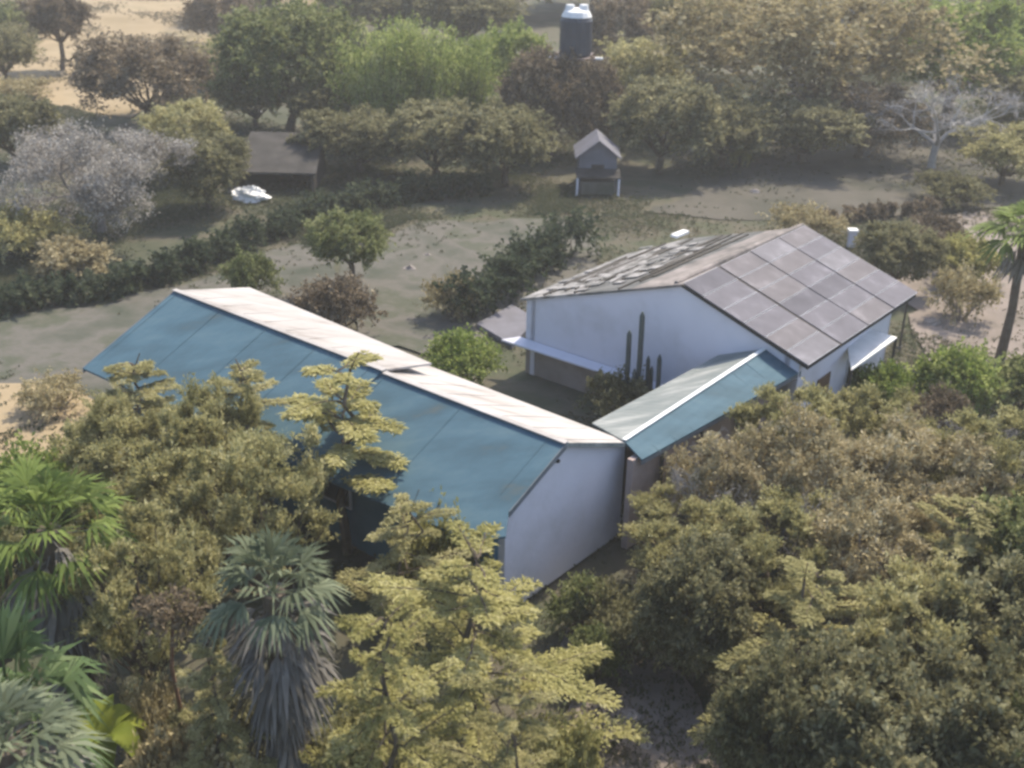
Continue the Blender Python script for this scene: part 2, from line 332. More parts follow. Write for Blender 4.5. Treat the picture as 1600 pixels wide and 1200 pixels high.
# fascia boards under the rakes and along the blue eave
mb = MB(); mb.prism([r0-u*.025+Z3*.02, B0-u*.025+Z3*.02, B0+Z3*.02, r0+Z3*.02], (0, 0, -.16)); part(mb, 'rake_board', M['fascia'], wing)
mb = MB(); mb.prism([r0-u*.025+Z3*.01, w0-u*.025+Z3*.01, w0+Z3*.01, r0+Z3*.01], (0, 0, -.12)); part(mb, 'rake_board', M['palegreen'], wing)
mb = MB(); mb.prism([r1+Z3*.08, E1+Z3*.08, E1+u*.03+Z3*.08, r1+u*.03+Z3*.08], (0, 0, -.18)); part(mb, 'rake_board', M['fascia'], wing)
# walls
sL, sR = -2.15, 2.93
gw = [AP(sL, .12, 4+SL*sL-.07), AP(0, .12, 3.93), AP(2.86, .12, 4-SR*2.86-.07), AP(2.86, .12, 0), AP(sL, .12, 0)]
mb = MB(); mb.prism(gw, u*.2); gable = part(mb, 'gable_wall', M['wall'], wing, 'white plastered gable wall in shade')
mb = MB(); c_ = AP(-.2, .1, 3.55); mb.tube([c_+u*.02, c_-u*.05], [.05, .05], 8); sub(mb, 'lamp', M['dark'], gable)
mb = MB()
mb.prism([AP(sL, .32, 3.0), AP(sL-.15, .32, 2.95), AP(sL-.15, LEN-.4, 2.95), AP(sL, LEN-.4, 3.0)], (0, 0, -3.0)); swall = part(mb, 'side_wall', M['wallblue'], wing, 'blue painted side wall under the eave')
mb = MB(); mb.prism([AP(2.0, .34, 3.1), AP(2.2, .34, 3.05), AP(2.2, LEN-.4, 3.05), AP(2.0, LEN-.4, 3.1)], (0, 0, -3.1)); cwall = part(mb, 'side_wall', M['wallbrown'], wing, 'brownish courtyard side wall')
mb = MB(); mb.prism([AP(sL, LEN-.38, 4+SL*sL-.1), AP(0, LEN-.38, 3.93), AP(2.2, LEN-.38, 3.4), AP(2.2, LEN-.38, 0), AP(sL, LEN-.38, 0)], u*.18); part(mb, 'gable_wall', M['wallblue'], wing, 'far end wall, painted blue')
for a in (2.2, 5.2, 8.2, 11.2):
    mb = MB(); p = AP(sL-.15, a, 2.2); mb.prism([p, p-v*.05, p-v*.05+u*1.1, p+u*1.1], (0, 0, -1.1)); wf = part(mb, 'window', M['wall'], wing)
    mb = MB(); p = AP(sL-.2, a+.07, 2.13); mb.prism([p, p-v*.01, p-v*.01+u*.96, p+u*.96], (0, 0, -.96)); sub(mb, 'pane', M['window'], wf)
# downpipe/post at the gable's right corner
mb = MB(); p = AP(2.95, .2, 0); mb.post(p[0], p[1], .9, 2.72, .05); part(mb, 'downpipe', M['dark'], wing)
# ---- crossing wing
T = 1.08
def C_(px, py, p=None):
    pass
apex = np.array([0, 0, CAM_H])+(W(1068, 443, 5.8)-np.array([0, 0, CAM_H]))*T
def Cpt(px, py):                                                   # points of the far house's gable plane
    return on_plane(px, py, apex, v)
bz1 = Cpt(1195, 545)
b0 = W(975, 690, 3.0); bd = bz1-b0; bL = np.linalg.norm(bd[:2]); bu = bd/bL; bn = np.array([bu[1], -bu[0], 0]); bn /= np.linalg.norm(bn)   # towards the camera side
def BP(s, a, dz): return b0+bu*a+bn*s+Z3*dz
SB = .38
near_n = np.cross(bu, bn-Z3*SB)
nE0 = on_plane(1003, 718, b0, near_n); nE1 = on_plane(1252, 580, b0, near_n)
far_n = np.cross(bu, -bn-Z3*.42)
vE0 = white_plane_point(925, 662); fE = on_plane(1050, 601, b0, far_n); fs = np.dot(fE-b0, -bn)
fE0 = vE0; fE1 = BP(-fs, bL, -.42*fs)
mb = MB(); mb.prism([b0+Z3*.03, bz1, nE1, nE0], (0, 0, -.05)); roofB = part(mb, 'roof', M['blue'], wing, 'blue roof slope of the crossing wing')
mb = MB(); mb.prism([b0+Z3*.03, vE0+Z3*.02, fE1, bz1], (0, 0, -.05)); roofB2 = part(mb, 'roof', M['palegreen'], wing, 'pale green far slope of the crossing wing, sun glare in its colour')
mb = MB(); mb.obox(b0+Z3*.07, bz1+Z3*.035, .13, .03); part(mb, 'ridge_cap', M['cap'], wing, 'bright ridge capping')
for o_, sg, ext, f in ((roofB, 1, .78, SB),):
    sm = MB()
    for i in range(9):
        a = .6+i*(bL-1.0)/8; sm.obox(BP(.08*sg, a, -f*.08+.018), BP(ext*sg, a, -f*ext+.008), .02, .008)
    sub(sm, 'seam', M['blue'], o_)
ne = np.dot(nE0-b0, bn)
wl = max(.5, ne-.35)
mb = MB(); P0 = BP(wl, -.25, 0); P1 = BP(wl, bL-.1, 0)
mb.prism([[P0[0], P0[1], b0[2]-SB*wl-.1], [P1[0], P1[1], bz1[2]-SB*wl-.1], [P1[0], P1[1], 0], [P0[0], P0[1], 0]], -bn*.18)
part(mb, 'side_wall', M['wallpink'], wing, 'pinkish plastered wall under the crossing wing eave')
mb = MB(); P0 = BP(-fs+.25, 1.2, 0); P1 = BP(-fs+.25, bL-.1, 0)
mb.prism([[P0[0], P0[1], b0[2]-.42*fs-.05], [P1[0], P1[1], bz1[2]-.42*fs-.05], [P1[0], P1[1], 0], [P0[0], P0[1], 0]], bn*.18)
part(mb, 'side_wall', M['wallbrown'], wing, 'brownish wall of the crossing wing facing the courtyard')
for a in (1.0, 2.9, 4.8, 6.7):
    mb = MB(); p = BP(ne-.08, a, 0); mb.post(p[0], p[1], 0, b0[2]+(bz1[2]-b0[2])*a/bL-SB*ne-.03, .055); part(mb, 'post', M['dark'], wing)
mb = MB(); mb.prism([nE0-Z3*.05, nE1-Z3*.05, nE1-Z3*.05-bn*.03, nE0-Z3*.05-bn*.03], (0, 0, -.12)); part(mb, 'eave_board', M['fascia'], wing)

# ------------------------------------------------------------------ the white house with solar panels
house = empty('white_house', (apex[0], apex[1], 0))
tag(house, 'white gabled house with solar panels on one slope and old grey roofing on the other', 'house')
CL = Cpt(820, 465); CR = Cpt(1265, 572)
def HV(p, t): return p+v*t
# far corners, on the same slopes
nR = np.cross(v, CR-apex); nL = np.cross(v, CL-apex)
FR = on_plane(1430, 460, CR, nR); DR = np.dot(FR-CR, v)
D = DR
FT = apex+v*D*1.0
mb = MB(); mb.prism([apex-v*.12, CR-v*.12, CR+v*D, apex+v*D], (0, 0, -.08)); roofP = part(mb, 'roof', M['greyroof'], house, 'roof slope under the solar panels')
# old slope: three weathered bands between eave and ridge
lw = CL-apex
def LP_(f, t): return apex+lw*f+v*t
EXT = 1.02
mb = MB(); mb.prism([LP_(0, -.1), LP_(.30, -.1), LP_(.22, D), LP_(0, D)], (0, 0, -.08)); part(mb, 'roof', M['oldpink'], house, 'pinkish sunlit sheet beside the panel ridge')
mb = MB(); mb.prism([LP_(.30, -.1), LP_(.62, -.1), LP_(.80, D+.4), LP_(.22, D)], (0, 0, -.08)); rs = part(mb, 'roof', M['oldroof'], house, 'dark streaked old roof boards')
mb = MB(); mb.prism([LP_(.62, -.1), LP_(EXT, -.1), LP_(EXT, D*.8), LP_(.80, D+.4)], (0, 0, -.08)); part(mb, 'roof', M['oldpale'], house, 'chalky pale grey roof tiles')
rng = random.Random(5)
mb = MB()
for i in range(26):                                                # loose battens and laths lying up the old slope
    f = .3+.62*rng.random(); t0 = -.05+rng.random()*3; t1 = t0+1.5+rng.random()*(D-2.5); t1 = min(t1, D)
    df = (rng.random()-.5)*.06
    mb.obox(LP_(f, t0)+Z3*.05, LP_(f+df, t1)+Z3*.05, .04+.06*rng.random(), .05)
sub(mb, 'batten', M['dark'], rs)
mb = MB()
for i in range(16):
    f = .28+.6*rng.random(); t0 = rng.random()*4; t1 = min(t0+1+rng.random()*3, D); mb.obox(LP_(f, t0)+Z3*.045, LP_(f, t1)+Z3*.045, .05+.1*rng.random(), .04)
sub(mb, 'sheet_strip', M['oldpale'], rs)
for i in range(34):                                                # broken pale and dark tiles lying askew near the eave
    f = rng.uniform(.45, .97); t = rng.uniform(0, D-.8); c0 = LP_(f, t)+Z3*.06; a = rng.uniform(-.3, .3); e1 = (v*math.cos(a)+lw/np.linalg.norm(lw)*math.sin(a))*rng.uniform(.12, .32); e2 = (-v*math.sin(a)+lw/np.linalg.norm(lw)*math.cos(a))*rng.uniform(.15, .3)
    mb = MB(); mb.prism([c0-e1-e2, c0+e1-e2, c0+e1+e2+Z3*rng.uniform(0, .03), c0-e1+e2], (0, 0, -.03)); sub(mb, 'broken_tile', M['oldpale'], rs)
mb = MB(); p = on_plane(1062, 371, apex, nL); mb.obox(p+Z3*.2-v*.45, p+Z3*.2+v*.45, .3, .1); part(mb, 'vent', M['white'], house, 'white vent near the top of the old slope')
mb = MB(); mb.tube([LP_(.05, .1)+Z3*.0, LP_(.03, D*.3)+Z3*.06, LP_(.02, D*.6)+Z3*.05, LP_(.0, D)+Z3*.04], [.09, .11, .12, .1], 8); part(mb, 'ridge_roll', M['oldpink'], house)
# gable wall in shade, with ledge and brownish lower wall
zl = Cpt(805, 530)[2]; zr = Cpt(1050, 605)[2]; zl = (zl+zr)/2+.1
g = lambda p, dz=-.09: p+Z3*dz
wr = apex+(CR-apex)*.93; wl_ = apex+lw*.985
mb = MB(); mb.prism([g(wl_), g(apex), g(wr), np.array([wr[0], wr[1], zl]), np.array([wl_[0], wl_[1], zl])], v*.2); part(mb, 'gable_wall', M['wall'], house, 'white gable wall in shade')
mb = MB(); A_ = np.array([wl_[0], wl_[1], zl]); B_ = np.array([wr[0], wr[1], zl])
mb.prism([A_+u*.25-v*.02, B_-v*.02, B_-v*.28-Z3*.1, A_+u*.75-v*.45-Z3*.12], (0, 0, -.06)); part(mb, 'ledge', M['wall'], house, 'pale ledge jutting from the gable wall')
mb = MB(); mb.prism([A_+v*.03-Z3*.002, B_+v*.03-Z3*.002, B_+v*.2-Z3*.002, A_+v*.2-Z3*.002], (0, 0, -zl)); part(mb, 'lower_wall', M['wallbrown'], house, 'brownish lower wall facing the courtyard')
wrE = apex+(CR-apex)*.86
mb = MB(); mb.prism([g(wrE, -.12), g(wrE, -.12)+v*(D-.3), np.append((wrE+v*(D-.3))[:2], 0), np.append(wrE[:2], 0)], u*.18); sw = part(mb, 'side_wall', M['wall'], house, 'white wall under the panel eave')
mb = MB(); p = wrE+v*2.2; p[2] = 2.0; mb.prism([p, p-u*.04, p-u*.04+v*.9, p+v*.9], (0, 0, -2)); dr = part(mb, 'door', M['door'], house)
mb = MB(); q = p-u*.06+v*.75; q[2] = 1.0; mb.tube([q, q-u*.06], [.025, .025], 6); sub(mb, 'handle', M['frame'], dr)
mb = MB(); p = wrE+v*4.4; p[2] = 2.0; mb.prism([p, p-u*.04, p-u*.04+v*1.2, p+v*1.2], (0, 0, -1)); wf = part(mb, 'window', M['frame'], house)
mb = MB(); p = wrE+v*4.5-u*.04; p[2] = 1.9; mb.prism([p, p-u*.01, p-u*.01+v*1.0, p+v*1.0], (0, 0, -.8)); sub(mb, 'pane', M['window'], wf)
wlE = apex+lw*.95
mb = MB(); mb.prism([g(wlE, -.12), g(wlE, -.12)+v*(D-.3), np.append((wlE+v*(D-.3))[:2], 0), np.append(wlE[:2], 0)], -u*.18); part(mb, 'side_wall', M['wall'], house, 'white wall under the old eave')
mb = MB(); k1 = wlE+v*(D-.3); k2 = wrE+v*(D-.3); mb.prism([g(k1, -.12), g(apex+v*(D-.3), -.1), g(k2, -.12), np.append(k2[:2], 0), np.append(k1[:2], 0)], -v*.18); part(mb, 'gable_wall', M['wall'], house, 'rear gable wall')
# solar panels: rows down the slope, columns along the ridge
dn = (CR-apex); Ls = np.linalg.norm(dn); dnu = dn/Ls; nn = np.cross(v, dnu); nn = nn if nn[2] > 0 else -nn
pm = []
for i, c in enumerate([(.125, .122, .14), (.155, .15, .17), (.185, .18, .198), (.165, .155, .165)]):
    pm.append(surf('solar_glass', [(.3, tuple(x*.8 for x in c)), (.55, c), (.75, tuple(x*1.5 for x in c))], 1.3, .75, 8, .03, 4, .08))
rows, cols = 6, 4; t0, t1 = -.18, D+.02
edges = [t0+(t1-t0)*f for f in (0, .26, .51, .755, 1.0)]
rng = random.Random(2)
for c in range(cols):
    for r in range(rows):
        if c >= 3 and r == 0: pass
        a0 = edges[c]+(.05 if c else .0)+(.03 if c == 1 else 0); a1 = edges[c+1]-.02-(.03 if c == 0 else 0)
        d0 = .06+(Ls+.02-.06)*r/rows+.012; d1 = .06+(Ls+.02-.06)*(r+1)/rows-.012
        h = .1+rng.random()*.012
        def S(a, d, hh): return apex+v*a+dnu*d+nn*hh
        mb = MB(); mb.prism([S(a0, d0, h), S(a1, d0, h), S(a1, d1, h), S(a0, d1, h)], nn*-.035)
        po = part(mb, 'solar_panel', pm[rng.choice([0, 1, 1, 2, 3])], house)
        fr = MB(); fw = .012; e = h+.006
        for (x0, y0, x1, y1) in ((a0, d0, a1, d0+fw), (a0, d1-fw, a1, d1)):
            fr.prism([S(x0, y0, e), S(x1, y0, e), S(x1, y1, e), S(x0, y1, e)], nn*-.004)
        sub(fr, 'panel_frame', M['frame'], po)
for c in (1,):
    mb = MB(); a = edges[c]; mb.prism([S(a-.03, .02, .085), S(a+.05, .02, .085), S(a+.05, Ls+.05, .085), S(a-.03, Ls+.05, .085)], nn*-.04); part(mb, 'mounting_rail', M['dark'], house)
# lean-to roof of white sheet beside the panel eave
lt = [W(1330, 578, 2.3), W(1322, 524, 2.55), W(1352, 512, 2.6), W(1402, 527, 2.45)]
lean = empty('carport', (lt[0][0], lt[0][1], 0)); tag(lean, 'small sunlit white sheet canopy on posts beside the panel roof', 'canopy')
mb = MB(); mb.prism(lt, (0, 0, -.05)); part(mb, 'canopy_sheet', M['white'], lean)
for i in (0, 1, 3, 2):
    p = lt[i]*.97+(lt[0]+lt[2])/2*.03; mb = MB(); mb.post(p[0], p[1], 0, p[2]-.03, .05); part(mb, 'post', M['dark'], lean)
mb = MB(); p = W(1405, 545, 0); pole = empty('pole', tuple(p)); tag(pole, 'thin dark pole rising behind the white canopy', 'pole')
mb.post(p[0], p[1], 0, height_at(p, 1405, 465), .05, .04); part(mb, 'shaft', M['dark'], pole)
mb = MB(); mb.post(p[0], p[1], 0, .12, .14, .1); part(mb, 'footing', M['yard'], pole)
# concrete slab beside the house
P = [W(745, 512), W(800, 482), W(840, 505), W(800, 545)]
mb = MB(); mb.prism([p+Z3*.18 for p in P], (0, 0, -.3)); tag(mb.build('concrete_slab', M['lavender']), kind='structure')

# ------------------------------------------------------------------ water tank on its tower
tb = W(892, 236); dist = np.linalg.norm(tb[:2]); ppm = FPX/math.hypot(dist, CAM_H-6)
zt0 = height_at(tb, 890, 86); zt1 = height_at(tb, 890, 24); rt = 24/ppm
tw = empty('water_tower', tuple(tb)); tag(tw, 'dark blue-grey water tank with bright white lid on a tall frame among the trees', 'water tower')
def lp(mb, name, mat, root, smooth=False, label=None):             # parts given in the root's own coordinates
    o = mb.build(name, mat, root, smooth)
    if label: o['label'] = label
    return o
mb = MB(); zz = [zt0, zt0+.1, zt1-.25, zt1-.05]; mb.tube([(0, 0, z) for z in zz], [rt*.95, rt, rt, rt*.85], 20)
for k in range(1, 6):
    z = zt0+(zt1-zt0)*k/6; mb.tube([(0, 0, z-.04), (0, 0, z+.04)], [rt*1.02, rt*1.02], 20, False)
tk = lp(mb, 'tank', M['tank'], tw)
mb = MB(); mb.tube([(0, 0, zt1-.05), (0, 0, zt1+.25), (0, 0, zt1+.42)], [rt*.95, rt*.8, rt*.3], 16); mb.tube([(-.4, 0, zt1+.1), (-.4, 0, zt1+.6)], [.36, .25], 10); mb.tube([(.4, 0, zt1+.1), (.4, 0, zt1+.62)], [.36, .25], 10)
lp(mb, 'lid', M['white'], tk)
mb = MB(); mb.box((-rt*1.25, -rt*1.25, zt0-.14), (rt*1.25, rt*1.25, zt0-.01)); lp(mb, 'platform', M['steel'], tw)
for sx in (-1, 1):
    for sy in (-1, 1):
        mb = MB(); mb.tube([(sx*rt*1.3, sy*rt*1.3, 0), (sx*rt*1.05, sy*rt*1.05, zt0-.14)], [.09, .08], 6); lp(mb, 'leg', M['steel'], tw)
for sx in (-1, 1):
    mb = MB(); mb.box((sx*rt*1.45-.22, -rt*1.2, zt0-.05), (sx*rt*1.45+.22, -rt*.9, zt0+.06)); lp(mb, 'bracket', M['white'], tw)
for k in range(3):
    z = (zt0-.2)*(k+1)/4; mb = MB()
    q = rt*1.2
    for a, b in (((-q, -q), (q, -q)), ((q, -q), (q, q)), ((q, q), (-q, q)), ((-q, q), (-q, -q))): mb.tube([(*a, z), (*b, z)], [.04, .04], 5)
    lp(mb, 'brace', M['steel'], tw)

# small shed with a pointed front
sb = W(932, 300); ppm = FPX/np.linalg.norm(sb-np.array([0, 0, CAM_H])); hw = 32/ppm; zE = height_at(sb, 932, 245); zA = height_at(sb, 932, 220)
sh = empty('garden_shed', tuple(sb)); tag(sh, 'tiny grey-lavender shed with pointed front standing below the water tower', 'shed')
mb = MB(); mb.prism([(-hw*.9, 0, 0), (hw*.9, 0, 0), (hw*.9, 0, zE), (0, 0, zA-.05), (-hw*.9, 0, zE)], (0, 2.4, 0)); lp(mb, 'wall', M['lavender'], sh)
for s in (-1, 1):
    mb = MB(); mb.prism([(s*hw*1.1, -.25, zE-.1), (0, -.25, zA), (0, 2.6, zA), (s*hw*1.1, 2.6, zE-.1)], (0, 0, .07)); lp(mb, 'roof', M['lavender'], sh)
mb = MB(); z5 = height_at(sb, 932, 266); mb.prism([(-hw*1.05, -.9, z5-.15), (hw*1.05, -.9, z5-.15), (hw*1.05, -.02, z5+.1), (-hw*1.05, -.02, z5+.1)], (0, 0, -.08)); lp(mb, 'awning', M['greyroof'], sh)
for s in (-1, 1):
    mb = MB(); mb.post(s*hw*.98, -.85, 0, z5-.2, .06); lp(mb, 'post', M['wall'], sh)
mb = MB(); mb.box((-hw*.8, -.75, .05), (hw*.8, -.1, .75)); lp(mb, 'counter', M['yard'], sh)
mb = MB(); mb.box((-hw*.3, -.035, .76), (hw*.3, -.005, 1.5)); lp(mb, 'door', M['dark'], sh)

# open shed in the trees on the left
ob = W(430, 300); ppm = FPX/np.linalg.norm(ob-np.array([0, 0, CAM_H])); hw = 64/ppm
osd = empty('open_shed', tuple(ob)); tag(osd, 'low open-fronted shed with dull grey roof under the big green tree', 'shed')
ze = height_at(ob, 430, 268); 
mb = MB(); mb.prism([(-hw, -.2, ze), (hw, -.2, ze), (hw*.9, 4.2, ze+1.1), (-hw*.9, 4.2, ze+1.1)], (0, 0, -.1)); lp(mb, 'roof', M['greyroof'], osd)
mb = MB(); mb.box((-hw*.9, 4.0, 0), (hw*.9, 4.15, ze+.8)); lp(mb, 'back_wall', M['wallbrown'], osd)
for s in (-1, 1):
    mb = MB(); mb.prism([(s*hw*.92, .2, 0), (s*hw*.92, 4.0, 0), (s*hw*.92, 4.0, ze+.75), (s*hw*.92, .2, ze-.15)], (-s*.1, 0, 0)); lp(mb, 'side_wall', M['dark'], osd)
    mb = MB(); mb.post(s*hw*.9, 0, 0, ze-.12, .09); lp(mb, 'post', M['dark'], osd)
# white heap in front
p = W(392, 312); rng = np.random.RandomState(8); n1, n2 = 14, 22; V = []
for i in range(n1):
    for j in range(n2):
        th = i/(n1-1)*math.pi/2; ph = 2*math.pi*j/n2; r = 1+.28*rng.rand()*math.sin(3*ph+i)
        V.append((math.cos(th)*math.cos(ph)*.95*r, math.cos(th)*math.sin(ph)*.6*r, .02+math.sin(th)*.62*(1+.2*rng.randn()*.6)))
F = [(i*n2+j, i*n2+(j+1) % n2, (i+1)*n2+(j+1) % n2, (i+1)*n2+j) for i in range(n1-1) for j in range(n2)]
mb = MB(); mb.add(V, F); o = mb.build('tarpaulin', M['white']); o.location = tuple(p); tag(o, 'crumpled bright white tarpaulin heap in front of the open shed', 'tarpaulin')
p = W(402, 178); mb = MB(); mb.add([(x*.4, y*.4, z*.5) for x, y, z in V], F); o = mb.build('sack', M['wall']); o.location = (p[0], p[1], p[2]); tag(o, 'small pale sack lying behind the open shed roof', 'sack')
# little white post behind the house
p = W(1329, 386); mb = MB(); gp = empty('gate_post', tuple(p)); tag(gp, 'short white post standing behind the solar panel roof', 'post')
h = height_at(p, 1329, 358); mb.box((-.17, -.17, 0), (.17, .17, h-.1)); lp(mb, 'shaft', M['wall'], gp)
mb = MB(); mb.prism([(-.22, -.22, h-.1), (.22, -.22, h-.1), (.22, .22, h-.1), (-.22, .22, h-.1)], (0, 0, .1)); lp(mb, 'cap', M['white'], gp)

# ------------------------------------------------------------------ plants: one prototype of each kind, then copies
PROTO = {}
def rdir(rng, n, up=0.0):
    d = rng.randn(n, 3); d[:, 2] += up; return d/np.linalg.norm(d, axis=1)[:, None]
def sprays(rng, clumps, twigs, per, size, wid, up=.4, spread=.16):
    """clumps of leafy twigs; every twig carries leaves along its length"""
    Ps, Ds = [], []
    for c, r in clumps:
        d = rdir(rng, twigs, up); st = np.array(c)+d*r*(.15+.35*rng.rand(twigs, 1)); ln = r*(.35+.55*rng.rand(twigs, 1))
        t = rng.rand(twigs, per, 1); p = st[:, None]+d[:, None]*ln[:, None]*t+rng.randn(twigs, per, 3)*spread*r*.35
        p[:, :, 2] -= (t[:, :, 0]**2)*ln*.15
        dd = d[:, None]*.7+rng.randn(twigs, per, 3)*.7; dd[:, :, 2] += up*.3
        Ps.append(p.reshape(-1, 3)); Ds.append(dd.reshape(-1, 3))
    P = np.vstack(Ps); Dd = np.vstack(Ds); Dd /= np.linalg.norm(Dd, axis=1)[:, None]+1e-9
    return blades(P, Dd, size*(.6+.8*rng.rand(len(P))), wid*(.6+.8*rng.rand(len(P))), rng, .15)
def limb(mb, rng, a, b, r0_, r1_, sag=.1, k=5):
    a = np.array(a, float); b = np.array(b, float); L = np.linalg.norm(b-a); t = np.linspace(0, 1, k)[:, None]
    off = rng.randn(k, 3)*L*.035; off[0] = off[-1] = 0
    pts = a+(b-a)*t+off; pts[:, 2] += np.sin(t[:, 0]*math.pi)*L*sag*-.5
    mb.tube(pts, np.linspace(r0_, r1_, k), 6)
def proto(key, name, parts):
    root = bpy.data.objects.new(name, None); root.empty_display_size = .3
    PROTO[key] = (name, root, parts)
def broad(key, name, leaf, seed, H=6.0, R=3.0, trunk=.3, ncl=26, cr=.85, tw=34, per=20, size=.15, wid=.045, bark='bark', flat=.7, up=.45, low=.0, tr=.2):
    """crown radius R, height H; irregular clumps around a few main limbs"""
    rng = np.random.RandomState(seed); clumps = []; zc = H*(1-(1-trunk)*.5); hz = H*(1-trunk)*.5
    lobes = [(rng.uniform(0, 6.28), rng.uniform(.75, 1.15)) for _ in range(5)]
    for i in range(ncl):
        th = 2.399*i+rng.randn()*.35; ph = math.asin(np.clip(-.75+1.7*(i+.5)/ncl, -1, 1)); q = rng.uniform(.55, .9)
        k = 1+.18*math.sin(2*th+seed)+.12*math.sin(3*th+2*seed)
        c = (math.cos(th)*math.cos(ph)*R*q*k, math.sin(th)*math.cos(ph)*R*q*k, zc+math.sin(ph)*hz*q*rng.uniform(.85, 1.1)-low)
        clumps.append((c, cr*R*.42*rng.uniform(.65, 1.3)))
    V, Q = sprays(rng, clumps, tw, per, size, wid, up)
    cr_ = fast_mesh('crown', V, Q, L_[leaf])
    mb = MB(); top = np.array([rng.randn()*.15*R*.3, rng.randn()*.1*R, H*trunk]); r = tr*H/6
    limb(mb, rng, (0, 0, -.1), top, r*1.15, r*.85)
    for (c, cr2) in clumps[::2]:
        m_ = top+(np.array(c)-top)*.45+np.array([0, 0, -.1*R]); limb(mb, rng, top-np.array([0, 0, .05*H]), m_, r*.5, r*.28); limb(mb, rng, m_, c, r*.28, r*.08)
    tk_ = mb.build('trunk', M[bark])
    proto(key, name, [cr_, tk_]); PROTO[key] += (H, R)
def bush(key, name, leaf, seed, H=2.0, R=1.5, ncl=16, tw=30, per=18, size=.12, wid=.035, up=.7, bark='bark', tuft=0):
    rng = np.random.RandomState(seed); clumps = []
    for i in range(ncl):
        th = 2.399*i+rng.randn()*.4; q = math.sqrt((i+.5)/ncl)*rng.uniform(.7, 1.05); z = H*(.28+.45*(1-q*q)*rng.uniform(.6, 1.15))
        clumps.append(((math.cos(th)*R*q*.8, math.sin(th)*R*q*.8, z), .42*min(R, H)*rng.uniform(.7, 1.25)))
    V, Q = sprays(rng, clumps, tw, per, size, wid, up)
    mb = MB()
    for c, r in clumps: limb(mb, rng, (c[0]*.1, c[1]*.1, -.05), c, .035*H/2+.01, .01, -.1)
    proto(key, name, [fast_mesh('foliage', V, Q, L_[leaf]), mb.build('stem', M[bark])]); PROTO[key] += (H, R)
def bare(key, name, seed, H=5.0, R=3.0, bark='barkgrey', leaf=None, depth=5, twl=0, flat=.35):
    rng = np.random.RandomState(seed); mb = MB(); tips = []
    def grow(p, d, L, r, k):
        q = p+d*L; mb.tube([p, (p+q)/2+rng.randn(3)*L*.05, q], [r, r*.85, r*.65], 5 if k > 2 else 4, k > 2)
        if k == 0: tips.append((q, d)); return
        for _ in range(3 if k > 1 else 4):
            e = d+rng.randn(3)*.62; e[2] = e[2]*.7+flat*.4; e /= np.linalg.norm(e); grow(q, e, L*rng.uniform(.62, .86), r*.58, k-1)
    base = np.array([0, 0, -.1]); mb.tube([base, (.05, 0, H*.12), (0, .05, H*.25)], [.2, .16, .15], 7)
    for j in range(4):
        t = j*1.57+rng.rand(); e = np.array([math.cos(t), math.sin(t), .75]); e /= np.linalg.norm(e); grow(np.array([0, .05, H*.22]), e, H*.28, .1, depth-1)
    parts = []
    V = np.vstack(mb.v); s = np.array([R/np.percentile(np.abs(V[:, 0]), 99), R/np.percentile(np.abs(V[:, 1]), 99), H/V[:, 2].max()])
    mb.v = [a*s for a in mb.v]; tr = mb.build('trunk', M[bark])
    if leaf:
        P = np.array([t[0] for t in tips])*s; P = np.repeat(P, twl, 0); P = P+rng.randn(*P.shape)*.16; Dd = rdir(rng, len(P), .3)
        V, Q = blades(P, Dd, .11*(.6+.8*rng.rand(len(P))), .03, rng); parts.append(fast_mesh('crown', V, Q, L_[leaf]))
    else:
        P = np.array([t[0] for t in tips])*s; P = np.repeat(P, 5, 0); Dd = rdir(rng, len(P), .3); V, Q = blades(P, Dd, .4*(.5+rng.rand(len(P))), .012, rng)
        parts.append(fast_mesh('twigs', V, Q, M[bark]))
    proto(key, name, parts+[tr]); PROTO[key] += (H, R)
